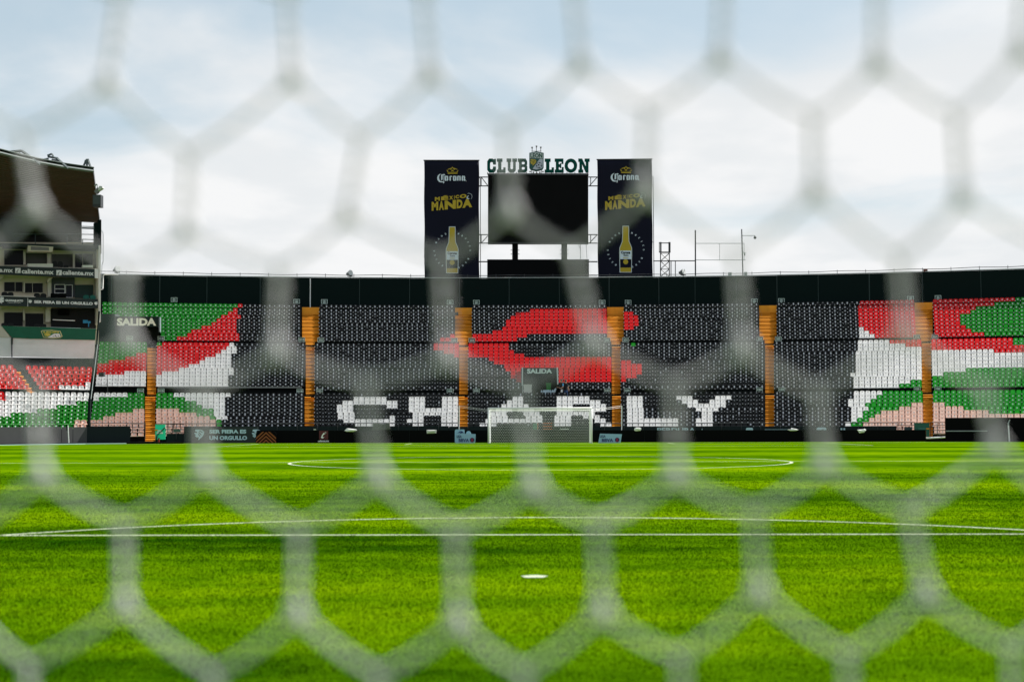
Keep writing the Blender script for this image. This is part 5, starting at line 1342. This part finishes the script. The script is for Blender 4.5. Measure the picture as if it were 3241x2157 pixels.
mb = MB(); mb.tube(pl.pt(*W8(1846, 893), .6), pl.pt(*W8(1985, 893), .6), .03, 5); mb.tube(pl.pt(*W8(1985, 893), .6), pl.pt(*W8(1985, 905), .6), .03, 5); part(cp, 'arm', mb, m_steel)
mb = MB(); mb.sphere(pl.pt(*W8(1985, 914), .6), .14, 10, 6); part(cp, 'dome', mb, m_dsteel)
mb = MB(); mb.box(pl.pt(*W8(1874, 1090), .6), (.12, .12, .28)); mb.box(pl.pt(*W8(1852, 1072), .6), (.14, .14, .2)); mb.box(pl.pt(*W8(1856, 1382), .7), (.26, .12, .26)); part(cp, 'bracket', mb, m_steel)
def flood(px, py, Y, lab, r=.34):
    pl = PY(Y); c = pl.pt(px, py); root = thing('floodlight', lab, 'floodlight', (c.x, c.y, WALL_TOP), 'floodlights on the rim of the stand')
    mb = MB(); d = Vector((.75, -.6, .12)).normalized()
    mb.tube(c - d * r * .9, c + d * r * .25, r * .55, 10, r); mb.tube(c - d * r * 1.5, c - d * r * .9, r * .35, 8, r * .55); part(root, 'housing', mb, mat('grey lamp housing', (0.16, 0.17, 0.17), .4))
    mb = MB(); mb.tube(c + d * r * .25, c + d * r * .4, r * 1.02, 10, r * .92); part(root, 'lens', mb, mat('lamp glass', (0.55, 0.56, 0.56), .15))
    mb = MB(); mb.tube((c.x, c.y, WALL_TOP - .1), c, .05, 5); mb.tube(c + Vector((-.25, 0, -.3)), c + Vector((.25, 0, -.3)), .04, 4); part(root, 'bracket', mb, m_dsteel)
flood(2162, 860, 144.4, 'round floodlight on the rim right of the lattice mast', .30)
flood(1108, 864, 144.0, 'round floodlight on the rim left of the left banner', .30)
flood(371, 852, 140.5, 'box floodlight on the rim at the left end', .34)
for px, py, w, lab in ((2310, 867, .3, 'small grey box on the rim left of the camera pole'), (2929, 856, .35, 'small reddish box on the rim above block 206A'), (2360, 866, .25, 'small grey box on the rim right of the camera pole')):
    p = on_cyl(px, py, WALL_R + .2); mb = MB(); mb.box((p.x, p.y, (p.z + .15 + WALL_TOP) / 2), (w, .25, max(.2, p.z + .15 - WALL_TOP))); tag(mb.build('junction_box', m_steel if 'grey' in lab else mat('dull red box', (0.12, 0.04, 0.03), .6)), lab, 'box', 'boxes on the rim of the stand')

# ------------------------------------------------------------------ the main stand's end at the left
a0, b0 = at_y(0, 900, 124.0), at_y(315, 900, 127.0)
FB = Plane((a0.x, a0.y), (b0.x, b0.y))
def A(u, v): return (u / 6.2706, 690 + v / 6.2706)
def Bq(u, v): return (u / 6.2706, 930 + v / 6.2706)
bl = thing('stand_building', 'end of the main stand with box galleries and dark sloping roof', 'building', (a0.x + 4, a0.y, 0))
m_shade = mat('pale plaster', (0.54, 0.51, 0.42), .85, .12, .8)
def bp(name, rects, f, b, m, cv=A, label=None):
    mb = MB()
    for r in rects:
        if len(r) == 4 and not isinstance(r[0], tuple): mb.rpx(FB, *cv(r[0], r[1]), *cv(r[2], r[3]), f, b)
        else: mb.ppx(FB, [cv(*q) for q in r], f, b)
    return part(bl, name, mb, m, label=label)
bp('wall', [(-700, 480, 1960, 2500)], -1.8, -2.4, m_cream)
# floor slabs and side wall
bp('slab', [[(-700, 925), (1950, 1000), (1950, 1010), (-700, 945)]], .3, -1.8, m_shade); bp('slab', [[(-700, 1530), (1950, 1615), (1950, 1630), (-700, 1550)]], .3, -1.8, m_shade)
bp('slab', [[(-700, 2110), (1950, 2195), (1950, 2210), (-700, 2130)]], .3, -1.8, m_shade)
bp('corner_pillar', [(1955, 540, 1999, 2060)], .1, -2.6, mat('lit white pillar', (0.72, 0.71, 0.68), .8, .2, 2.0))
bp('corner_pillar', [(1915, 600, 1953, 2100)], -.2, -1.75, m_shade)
for q in [(470, 660, 505, 925), (940, 680, 1010, 965), (1448, 700, 1482, 985), (468, 1265, 492, 1470), (460, 1805, 495, 2030), (945, 1190, 1020, 1560), (905, 1800, 1000, 2060)]: bp('partition', [q], -1.2, -1.78, m_shade)
# soffit gussets
for q in [[(-60, 600), (20, 600), (140, 505), (50, 500)], [(-60, 1210), (20, 1210), (90, 1130), (10, 1120)], [(930, 1260), (960, 1265), (1050, 1180), (970, 1175)], [(-60, 1810), (10, 1810), (110, 1690), (20, 1680)], [(920, 1795), (1000, 1805), (1050, 1712), (970, 1705)]]: bp('gusset', [q], -.4, -1.7, m_shade)
# upper level windows
def window(r, m, cv=A, mull=(), frame=m_shade, fw=8, f=-1.7):
    x0, y0, x1, y1 = r; mb = MB(); mb.rpx(FB, *cv(x0, y0), *cv(x1, y1), f + .02, f - .1); o = part(bl, 'window', mb, m)
    mb = MB()
    for q in ((x0 - fw, y0 - fw, x1 + fw, y0), (x0 - fw, y1, x1 + fw, y1 + fw), (x0 - fw, y0, x0, y1), (x1, y0, x1 + fw, y1)) + tuple((x - fw / 2, y0, x + fw / 2, y1) for x in mull): mb.rpx(FB, *cv(q[0], q[1]), *cv(q[2], q[3]), f + .08, f - .05)
    fr_ = mb.build('frame', frame); fr_.data.transform(Matrix.Translation(-Vector(bl.location))); fr_.parent = o
m_gp = mat('grey box interior', (0.075, 0.075, 0.07), .9, .1)
m_bg = mat('blue dark glass', (0.006, 0.009, 0.016), .25, spec=.1)
window((82, 635, 460, 930), m_glass); window((512, 685, 935, 925), m_gp); window((1030, 715, 1440, 970), m_gp, frame=m_shade); window((1490, 710, 1845, 980), m_bg, mull=(1640,))
window((82, 1270, 445, 1455), m_glass, mull=(300,)); window((497, 1290, 850, 1475), m_glass, mull=(645,))
bp('panel', [(1022, 1180, 1482, 1560)], -1.5, -1.75, mat('slate wall', (0.055, 0.062, 0.075), .8))
window((1092, 1322, 1280, 1482), m_bg, f=-1.45, frame=m_white, fw=9); mb = MB(); mb.rpx(FB, *A(1092, 1398), *A(1280, 1408), -1.36, -1.42); part(bl, 'glazing_bar', mb, m_white)
window((1308, 1330, 1432, 1568), m_bg, f=-1.45, frame=m_white, fw=8)
bp('door', [(1487, 1322, 1848, 1580)], -1.6, -1.75, mat('deep green door', (0.006, 0.03, 0.026), .6))
window((80, 365, 455, 640), m_glass, cv=Bq); window((500, 385, 862, 650), m_glass, cv=Bq)
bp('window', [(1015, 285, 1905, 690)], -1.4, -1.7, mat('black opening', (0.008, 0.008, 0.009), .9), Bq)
bp('panel', [(1150, 300, 1375, 420)], -1.3, -1.38, m_black, Bq)
# window ledges
bp('ledge', [(548, 905, 1050, 978)], .35, -.6, mat('white ledge', (0.68, 0.66, 0.60), .8)); bp('ledge', [(1636, 932, 1848, 982)], .35, -.4, mat('white ledge', (0.68, 0.66, 0.60), .8))
for q in ([(1050, 2008), (1490, 2026), (1490, 2036), (1050, 2018)], [(-100, 1535), (700, 1558), (700, 1566), (-100, 1543)], [(1000, 2160), (1600, 2180), (1600, 2188), (1000, 2168)]): bp('ledge', [q], .7, .3, m_white)
o = bp('air_conditioner', [[(550, 660), (1045, 668), (1060, 568), (552, 542)]], .5, -.8, m_shade)
mb = MB(); mb.ppx(FB, [A(*q) for q in [(612, 633), (975, 643), (970, 582), (612, 562)]], .53, .4); part(bl, 'grille', mb, mat('grey grille', (0.16, 0.16, 0.17), .6))
# print bands
m_band = mat('dark green band', (0.006, 0.016, 0.018), .6, .1)
bp('fascia', [[(-700, 1092), (1878, 1190), (1878, 1008), (-700, 925)]], .62, .45, m_band)
bp('fascia', [[(1880, 1190), (1950, 1195), (1950, 1012), (1880, 1008)]], .6, .45, m_white)
bp('fascia', [[(-700, 215), (1944, 282), (1944, 104), (-700, 15)]], .62, .45, m_band, Bq)
bp('fascia', [[(-700, 530), (1955, 612), (1955, 545), (-700, 470)]], .4, -1.7, m_band)
sl = .0325
def bt(txts, m, cv):
    mb = MB()
    for t, u0, v0, u1, v1, bo in txts: mb.text(FB, t, *cv(u0, v0), *cv(u1, v1), .65, slope=sl, bold=bo)
    return part(bl, 'lettering', mb, m)
m_bl = mat('band lettering', (0.70, 0.73, 0.73), .6, .03)
bt([('caliente.mx', -375, 968, 258, 1060, .03), ('caliente.mx', 430, 1005, 1066, 1098, .03), ('caliente.mx', 1240, 1030, 1862, 1122, .03)], m_bl, A)
bt([('GUANAJUATO', 105, 103, 460, 157, .06), ('SER FIERA ES UN ORGULLO', 676, 125, 1842, 183, .055), ('GOBIERNO DE LA GENTE', 150, 160, 415, 176, .0)], m_bl, Bq)
mb = MB()
for x0, y0 in ((303, 990), (1120, 1033)): mb.rpx(FB, *A(x0, y0), *A(x0 + 105, y0 + 100), .65, .63)
part(bl, 'logo', mb, m_bl)
mb = MB()
for x0, y0 in ((303, 990), (1120, 1033)): c = A(x0 + 50, y0 + 52); swoosh(mb, FB, c[0], c[1], 9.5, .68)
part(bl, 'logo', mb, m_band)
mb = MB(); lion(mb, FB, *Bq(560, 118), *Bq(638, 190), .65); lion(mb, FB, *Bq(1868, 155), *Bq(1944, 228), .65, True); lion(mb, FB, *Bq(-40, 85), *Bq(88, 192), .65, True)
mb.ppx(FB, [Bq(*q) for q in [(0, 82), (72, 86), (78, 55), (55, 70), (38, 45), (20, 68), (0, 50)]], .65); mb.rpx(FB, *Bq(547, 78), *Bq(556, 250), .65)
part(bl, 'emblem', mb, m_bl)
# green fascia with crest, pale screens below
m_gf = mat('club green sheet', (0.004, 0.105, 0.055), .7, .25, 2.0)
bp('fascia', [[(245, 868), (600, 885), (1885, 912), (1905, 692), (1000, 660), (35, 632)]], .9, .6, m_gf, Bq)
bp('fascia', [[(-400, 850), (210, 862), (38, 640), (-400, 625)]], .85, .6, m_shade, Bq)
m_scr = mat('pale screen', (0.86, 0.82, 0.80), .85, .1, 1.4)
mb = MB()   # stretched screen of thin horizontal battens
for k in range(16):
    v0, v1 = k / 16, (k + .86) / 16
    def q(u, v): return Bq(258 + u * (1886 - 258 - 14 * v), (872 + 42 * u) + v * (372 - 8 * u))
    mb.ppx(FB, [q(0, v1), q(1, v1), q(1, v0), q(0, v0)], .80 + .02 * (k % 2), .6)
part(bl, 'screen', mb, m_scr)
bp('screen', [[(-400, 1232), (214, 1243), (218, 868), (-400, 856)]], .82, .6, mat('white screen', (0.68, 0.68, 0.66), .85, .05), Bq)
bp('post', [(222, 862, 252, 1250)], .9, .6, m_dsteel, Bq)
bp('base_wall', [[(-700, 1600), (1900, 1600), (1875, 1278), (-700, 1245)]], .3, -.4, mat('grey green wall', (0.03, 0.042, 0.044), .85, .2), Bq)
def crest2(pl, cv, f):
    root = thing('club_crest', 'green and gold shield crest on the green fascia of the main stand', 'emblem', FB.pt(*Bq(1025, 870)))
    mb = MB(); mb.ppx(pl, [cv(*p) for p in [(860, 862), (1040, 880), (1200, 868), (1240, 840), (1200, 735), (1020, 712), (835, 720), (812, 735)]], f, f - .05); part(root, 'shield', mb, mat('crest cream', (0.66, 0.60, 0.30), .6))
    mb = MB(); mb.ppx(pl, [cv(*p) for p in [(865, 850), (1040, 868), (1190, 856), (1222, 836), (1186, 745), (1020, 724), (842, 732), (828, 742)]], f + .012); part(root, 'field', mb, mat('crest green', (0.006, 0.16, 0.06), .6))
    mb = MB(); mb.text(pl, 'LEON', *cv(862, 735), *cv(1165, 775), f + .03, bold=.05); part(root, 'lettering', mb, mat('crest yellow', (0.60, 0.50, 0.08), .6))
    mb = MB(); lion(mb, pl, *cv(870, 778), *cv(1010, 850), f + .03); part(root, 'lion', mb, mat('crest yellow', (0.60, 0.50, 0.08), .6))
    mb = MB(); mb.ppx(pl, [cv(*p) for p in [(945, 858), (1040, 866), (1186, 854), (1205, 836), (1180, 785), (1075, 785)]], f + .028); part(root, 'field', mb, m_white)
    mb = MB()
    for x, y, r in ((1100, 826, 15), (1055, 838, 9), (1160, 832, 9), (1122, 848, 9)): c = cv(x, y); mb.ppx(pl, [(c[0] + r / 6.27 * math.cos(t), c[1] + r / 6.27 * .7 * math.sin(t)) for t in [-2 * math.pi * k / 7 for k in range(7)]], f + .045)
    part(root, 'ball', mb, m_black)
crest2(FB, Bq, .93)
# seats in the boxes
def boxseat(u, v, w, h, m, lab, cv=A):
    pl = FB; root = thing('box_seat', lab, 'seat', pl.pt(*cv(u, v + h), .0), 'padded seats in the gallery boxes')
    mb = MB(); q = [(u - w / 2, v + h), (u + w / 2, v + h), (u + w / 2, v + h * .35), (u + w * .38, v + .05 * h), (u + w * .15, v - .05 * h), (u - w * .15, v - .05 * h), (u - w * .38, v + .05 * h), (u - w / 2, v + h * .35)]
    mb.ppx(pl, [cv(*p) for p in q], 0, -.18); part(root, 'backrest', mb, m)
    mb = MB(); mb.rpx(pl, *cv(u - w * .5, v + h * .75), *cv(u + w * .5, v + h), .32, .003); part(root, 'cushion', mb, m)
m_bs = mat('black upholstery', (0.008, 0.009, 0.009), .8); m_bt = mat('teal upholstery', (0.004, 0.10, 0.075), .7)
for u, v, w, h, m, lab, cv in ((1085, 858, 100, 110, m_bs, 'black padded seat left of two in the third upper box', A), (1195, 862, 105, 110, m_bs, 'black padded seat right of two in the third upper box', A), (1310, 935, 100, 40, m_bs, 'low black seat at the end of the third upper box', A),
        (90, 1465, 120, 80, m_bs, 'left black seat in the first middle box', A), (210, 1470, 120, 80, m_bs, 'right black seat in the first middle box', A), (735, 1492, 120, 75, m_bs, 'left black seat in the second middle box', A), (860, 1497, 120, 75, m_bs, 'right black seat in the second middle box', A),
        (1710, 1528, 115, 75, m_bt, 'left teal seat at the end of the middle boxes', A), (1840, 1530, 115, 75, m_bt, 'right teal seat at the end of the middle boxes', A),
        (85, 575, 120, 60, m_bs, 'left black seat in the first lower box above the green fascia', Bq), (210, 577, 120, 60, m_bs, 'right black seat in the first lower box above the green fascia', Bq), (735, 592, 120, 55, m_bs, 'left black seat in the second lower box above the green fascia', Bq), (860, 595, 120, 55, m_bs, 'right black seat in the second lower box above the green fascia', Bq)):
    boxseat(u, v, w, h, m, lab, cv)
pl = FB; root = thing('folding_chair', 'bright blue chair in the dark box above the green fascia', 'chair', FB.pt(*Bq(1740, 650), -.8)); m_bc = mat('bright blue plastic', (0.02, 0.26, 0.48), .5)
mb = MB(); mb.rpx(FB, *Bq(1648, 515), *Bq(1740, 578), -.7, -.8); part(root, 'backrest', mb, m_bc)
mb = MB(); mb.rpx(FB, *Bq(1735, 540), *Bq(1798, 575), -.55, -.8); part(root, 'seat', mb, m_bc)
mb = MB(); mb.rpx(FB, *Bq(1752, 576), *Bq(1768, 650), -.6, -.66); part(root, 'leg', mb, m_bc)
mb = MB(); mb.rpx(FB, *A(1015, 1490), *A(1315, 1568), .1, -.5); tag(mb.build('equipment_case', m_black), 'black case standing below the white framed window of the middle boxes', 'case')

# top gallery: dark back wall, opening to the sky with rails
bp('gallery_wall', [(-700, -80, 1622, 560)], -3.0, -3.2, mat('gallery dark wall', (0.006, 0.008, 0.008), .9))
bp('gallery_pillar', [(1870, 90, 1948, 545)], -.4, -1.0, m_dark)
bp('gallery_pillar', [(1950, 30, 2012, 700)], -.6, -1.2, m_dark)
mb = MB()
for v in (172, 205, 325, 428): mb.tube(FB.pt(*A(1330 if v == 325 else 1625, v - 8), -.2), FB.pt(*A(1875, v), -.2), .035 if v != 205 else .07, 5)
mb.tube(FB.pt(*A(1328, 320), -.2), FB.pt(*A(1328, 520), -.2), .03, 4); mb.tube(FB.pt(*A(1640, 428), -.2), FB.pt(*A(1640, 525), -.2), .04, 4); mb.tube(FB.pt(*A(240, 320), -.2), FB.pt(*A(1330, 320), -.2), .025, 4)
mb.tube(FB.pt(*A(700, 330), -.2), FB.pt(*A(700, 510), -.2), .025, 4); mb.tube(FB.pt(*A(1330, 517), -.2), FB.pt(*A(1870, 528), -.2), .03, 4)
part(bl, 'rail', mb, mat('green rail', (0.02, 0.05, 0.05), .5))
bp('cabinet', [(285, 255, 710, 350)], -2.2, -2.9, m_black)
# roof: sloping soffit of long boards, fascia beam, trusses above
ZF, ZB = 19.85, 17.95
fl = [at_z(px, py, ZF) for px, py in ((-110, 462), (0, 489), (60, 504), (123, 519), (200, 533), (296, 546.5))]
bkp = [FB.pt(px, py, -3.0) for px, py in ((-110, 684), (0, 690), (60, 693), (123, 696), (200, 699.5), (316, 705))]
mb = MB(); nb = 34
for i in range(len(fl) - 1):
    for k in range(nb):
        t0, t1 = k / nb, (k + 1) / nb
        def s(j, t, d): return fl[j].lerp(bkp[j], t) + Vector((0, 0, d))
        mb.poly([s(i, t0, 0), s(i, t1 - .006, 0), s(i + 1, t1 - .006, 0), s(i + 1, t0, 0)])
        mb.poly([s(i, t1 - .006, 0), s(i, t1 - .006, .05), s(i + 1, t1 - .006, .05), s(i + 1, t1 - .006, 0)])
        mb.poly([s(i, t1 - .006, .05), s(i, t1, .05), s(i + 1, t1, .05), s(i + 1, t1 - .006, .05)])
        mb.poly([s(i, t1, .05), s(i, t1, 0), s(i + 1, t1, 0), s(i + 1, t1, .05)])
part(bl, 'soffit', mb, mat('brown soffit boards', (0.050, 0.028, 0.014), .75, .3, .5))
mb = MB()
top = Vector((0, 0, .42))
for i in range(len(fl) - 1): mb.poly([fl[i] + top, fl[i + 1] + top, bkp[i + 1] + top, bkp[i] + top])
mb.poly([fl[-1], bkp[-1], bkp[-1] + top, fl[-1] + top]); mb.poly([bkp[i] for i in range(len(bkp))] + [bkp[i] + top for i in range(len(bkp) - 1, -1, -1)])
part(bl, 'roof', mb, m_dsteel)
mb = MB()
for i in range(len(fl) - 1):
    mb.tube(fl[i] + Vector((0, -.05, .10)), fl[i + 1] + Vector((0, -.05, .10)), .11, 4); mb.tube(fl[i] + Vector((0, .1, .40)), fl[i + 1] + Vector((0, .1, .40)), .05, 4)
part(bl, 'fascia_beam', mb, mat('grey green steel', (0.08, 0.105, 0.10), .5, .2))
m_tr = mat('truss steel', (0.10, 0.125, 0.13), .5, .2)
def Tq(u, v): return (u / 6.2706, 470 + v / 6.2706)
def trs(members, Y, r=.095):
    pl = PY(Y); mb = MB()
    for u0, v0, u1, v1, *q in members: mb.tube(pl.pt(*Tq(u0, v0)), pl.pt(*Tq(u1, v1)), q[0] if q else r, 4)
    part(bl, 'truss', mb, m_tr)
trs([(-250, -110, 260, 160, .09), (-120, 110, 130, 70), (130, 72, 430, 45), (430, 45, 790, 315, .10), (300, 150, 340, 95), (345, 165, 400, 85), (-50, 95, 110, 70)], 107.0)
trs([(720, 245, 955, 205, .08), (955, 190, 955, 350, .05), (950, 160, 1150, 195, .08), (1070, 215, 1065, 355), (1060, 215, 930, 330, .08), (1130, 200, 1350, 395, .10), (1105, 220, 1225, 380), (940, 140, 1030, 105, .07), (1030, 105, 1060, 155, .06)], 109.5)
trs([(1720, 225, 1615, 425, .08), (1725, 225, 1725, 440, .08), (1745, 225, 1825, 450, .085), (1700, 230, 1640, 430, .07), (1705, 220, 1765, 218, .06)], 111.6)
fb = PY(112.8)
root = thing('floodlight', 'grey angled floodlight at the right edge of the main stand roof', 'floodlight', fb.pt(*Tq(1900, 890)), 'floodlights on the rim of the stand')
mb = MB(); mb.ppx(fb, [Tq(*q) for q in [(1868, 850), (1900, 890), (1925, 870), (1975, 790), (1930, 770)]], .1, -.4); part(root, 'housing', mb, mat('grey lamp housing', (0.16, 0.17, 0.17), .4))
mb = MB(); mb.ppx(fb, [Tq(*q) for q in [(1945, 835), (1975, 820), (2030, 780), (2032, 755), (2005, 742), (1965, 745), (1950, 790)]], .14, -.35); part(root, 'lens', mb, mat('lamp glass', (0.55, 0.56, 0.56), .15))
mb = MB(); mb.tube(fb.pt(*Tq(1930, 705)), fb.pt(*Tq(1945, 850)), .03, 4); mb.tube(fb.pt(*Tq(1870, 740)), fb.pt(*Tq(1930, 710)), .06, 4); part(root, 'bracket', mb, m_steel)
root = thing('loudspeaker', 'grey box loudspeaker below the floodlight at the roof edge', 'speaker', fb.pt(*Tq(1915, 1155)))
mb = MB(); mb.rpx(fb, *Tq(1838, 915), *Tq(1998, 1155), 0, -.7); part(root, 'cabinet', mb, m_dsteel)
mb = MB(); mb.rpx(fb, *Tq(1845, 925), *Tq(1980, 1100), .03, .004); part(root, 'grille', mb, mat('slate grille', (0.055, 0.066, 0.075), .6))
# pipes down the corner between the two stands
dp = thing('drainpipe', 'pale pipes and cables running down the corner of the main stand', 'pipe', FB.pt(*A(2010, 1500)))
mb = MB(); mb.path([FB.pt(*A(*q), .3) for q in [(2010, 245), (2040, 275), (2048, 330), (2048, 860), (2025, 930), (2010, 1350), (2040, 1420)]], .03, 5); part(dp, 'cable', mb, m_steel)
mb = MB(); mb.path([FB.pt(*A(*q), .2) for q in [(2350, 1118), (2070, 1118), (2048, 1150), (2040, 1400), (1985, 1425)]], .05, 5); part(dp, 'pipe', mb, m_white)
# tall pole between the corner block and block 101A
root = thing('pole', 'tall dark green pole slanting between the corner block and block 101A', 'pole', at_y(283, 1345, 113.6)); 
mb = MB(); mb.tube(at_y(281.5, 1347, 113.6), at_y(284, 1262, 114.5), .12, 6); mb.tube(at_y(284, 1262, 114.5), at_y(306, 1090, 117.5), .10, 6); mb.tube(at_y(306, 1090, 117.5), at_y(314, 985, 118.5), .07, 6); part(root, 'shaft', mb, m_dark)
mb = MB(); mb.tube(at_y(288, 1262, 114.4), at_y(309, 1090, 117.4), .03, 5); part(root, 'cable', mb, m_steel)
mb = MB(); mb.rpx(PY(119.0), 312, 1178, 328, 1191, .1, -.3); root = tag(mb.build('lamp_box', m_dsteel), 'small dark lamp box over the white seats of block 201A', 'lamp')
mb = MB(); mb.path([PY(119.2).pt(x, y) for x, y in ((302, 1216), (340, 1218), (341, 1240))], .02, 4); mb.tube(PY(119.2).pt(340, 1185), PY(119.2).pt(341, 1240), .018, 4); tag(mb.build('wire', m_dsteel), 'thin dark wire hanging below the lamp box', 'wire')

# ------------------------------------------------------------------ the net right in front of the lens
NODES = {}
def setn(row, ks, kind, pts):
    for k, p in zip(ks, pts): NODES[(row, k, kind)] = p
setn(0, range(0, 7), 'b', [(341, 265), (926, 247), (1364, 233), (1838, 198), (2280, 184), (2777, 198), (3232, 157)])
setn(0, range(0, 7), 't', [(382, -20), (910, -15), (1340, -25), (1815, -40), (2291, -40), (2777, -40), (3250, -60)])
setn(1, range(0, 7), 't', [(73, 420), (599, 487), (1142, 432), (1608, 404), (2053, 348), (2575, 369), (3028, 362)])
setn(1, range(0, 7), 'b', [(110, 655), (590, 727), (1100, 679), (1614, 664), (2045, 602), (2582, 606), (3045, 620)])
setn(2, range(0, 6), 't', [(396, 850), (886, 845), (1398, 815), (1812, 795), (2330, 800), (2847, 812)])
setn(2, range(0, 6), 'b', [(402, 1077), (875, 1107), (1414, 1128), (1879, 1084), (2349, 1100), (2866, 1047)])
setn(3, range(0, 7), 't', [(112, 1205), (638, 1225), (1156, 1200), (1651, 1207), (2136, 1210), (2588, 1236), (3111, 1228)])
setn(3, range(0, 7), 'b', [(130, 1505), (645, 1491), (1195, 1512), (1684, 1540), (2137, 1505), (2608, 1470), (3152, 1415)])
setn(4, range(0, 6), 't', [(390, 1651), (945, 1672), (1441, 1675), (1893, 1651), (2388, 1617), (2875, 1610)])
setn(4, range(0, 6), 'b', [(392, 1916), (940, 1944), (1448, 1972), (1902, 1937), (2401, 1874), (2930, 1881)])
setn(5, range(0, 7), 't', [(88, 2104), (675, 2132), (1197, 2132), (1657, 2125), (2151, 2076), (2680, 2069), (3200, 2048)])
rowsK = sorted(NODES)
Am = []; bx = []; by = []
for (r, k, kd) in rowsK:
    kk = k if r % 2 == 0 else k - .5
    Am.append([1, kk, r, 1 if kd == 't' else 0]); bx.append(NODES[(r, k, kd)][0]); by.append(NODES[(r, k, kd)][1])
Am = np.array(Am, float); cxv = np.linalg.lstsq(Am, np.array(bx), rcond=None)[0]; cyv = np.linalg.lstsq(Am, np.array(by), rcond=None)[0]
keyarr = np.stack([Am[:, 1], Am[:, 2]], 1); resx = np.array(bx) - Am @ cxv; resy = np.array(by) - Am @ cyv
def node(r, k, kd):
    if (r, k, kd) in NODES: px, py = NODES[(r, k, kd)]
    else:
        kk = k if r % 2 == 0 else k - .5; v = np.array([1, kk, r, 1 if kd == 't' else 0]); d2 = ((keyarr - [kk, r]) ** 2).sum(1); i = int(d2.argmin()); w = math.exp(-d2[i] / 4)
        px = v @ cxv + resx[i] * w; py = v @ cyv + resy[i] * w
    Y = 1.20 + .035 * math.sin(k * .8 + r * .5) + .02 * math.cos(r * 1.1 - k * .6)
    return at_y(px, py, Y)
KMIN, KMAX, RMIN, RMAX = -14, 19, -7, 13
mb = MB(); m_net = mat('pale grey net cord', (0.54, 0.52, 0.545), .8, .1, 60.0)
rn = .00285
def cord(a, b, r=rn, sag=0.0):
    n = 5; P = [a.lerp(b, t / n) - Vector((0, 0, sag * 4 * (t / n) * (1 - t / n))) for t in range(n + 1)]
    mb.path(P, r, 6)
cache = {}
def nd(r, k, kd):
    if (r, k, kd) not in cache: cache[(r, k, kd)] = node(r, k, kd)
    return cache[(r, k, kd)]
for r in range(RMIN, RMAX + 1):
    for k in range(KMIN, KMAX + 1):
        t, b = nd(r, k, 't'), nd(r, k, 'b')
        if b.z < .02: continue
        cord(t, b, rn * 1.15)
        mb.sphere(b, .0074, 8, 6, (1, 1, 1.45)); mb.sphere(t, .0036, 8, 6, (1, 1, 1.2))
        if r < RMAX:
            ks = (k, k + 1) if r % 2 == 0 else (k - 1, k)
            for k2 in ks:
                if KMIN <= k2 <= KMAX:
                    q = nd(r + 1, k2, 't')
                    if q.z > .02: cord(b, q, rn * .80, .004)
net = thing('net_screen', 'blurred pale hexagonal cord net hanging close in front of the camera', 'net', (0, 1.2, 0))
part(net, 'netting', mb, m_net, True)
ztop = max(nd(RMIN, k, 't').z for k in range(KMIN, KMAX + 1)); xl = min(v.x for v in cache.values()) - .05; xr = max(v.x for v in cache.values()) + .05
mb = MB(); mb.path([Vector((xl + (xr - xl) * i / 20, 1.2, ztop + .02)) for i in range(21)], .008, 6)
for k in range(KMIN, KMAX + 1): t = nd(RMIN, k, 't'); mb.tube(t, (t.x, 1.2, ztop + .02), rn, 5)
part(net, 'top_rope', mb, m_net)
for x in (xl, xr):
    mb = MB(); mb.tube((x, 1.2, 0), (x, 1.2, ztop + .1), .03, 10); mb.tube((x, 1.2, 0), (x, 1.2, .02), .12, 12); part(net, 'post', mb, m_white)
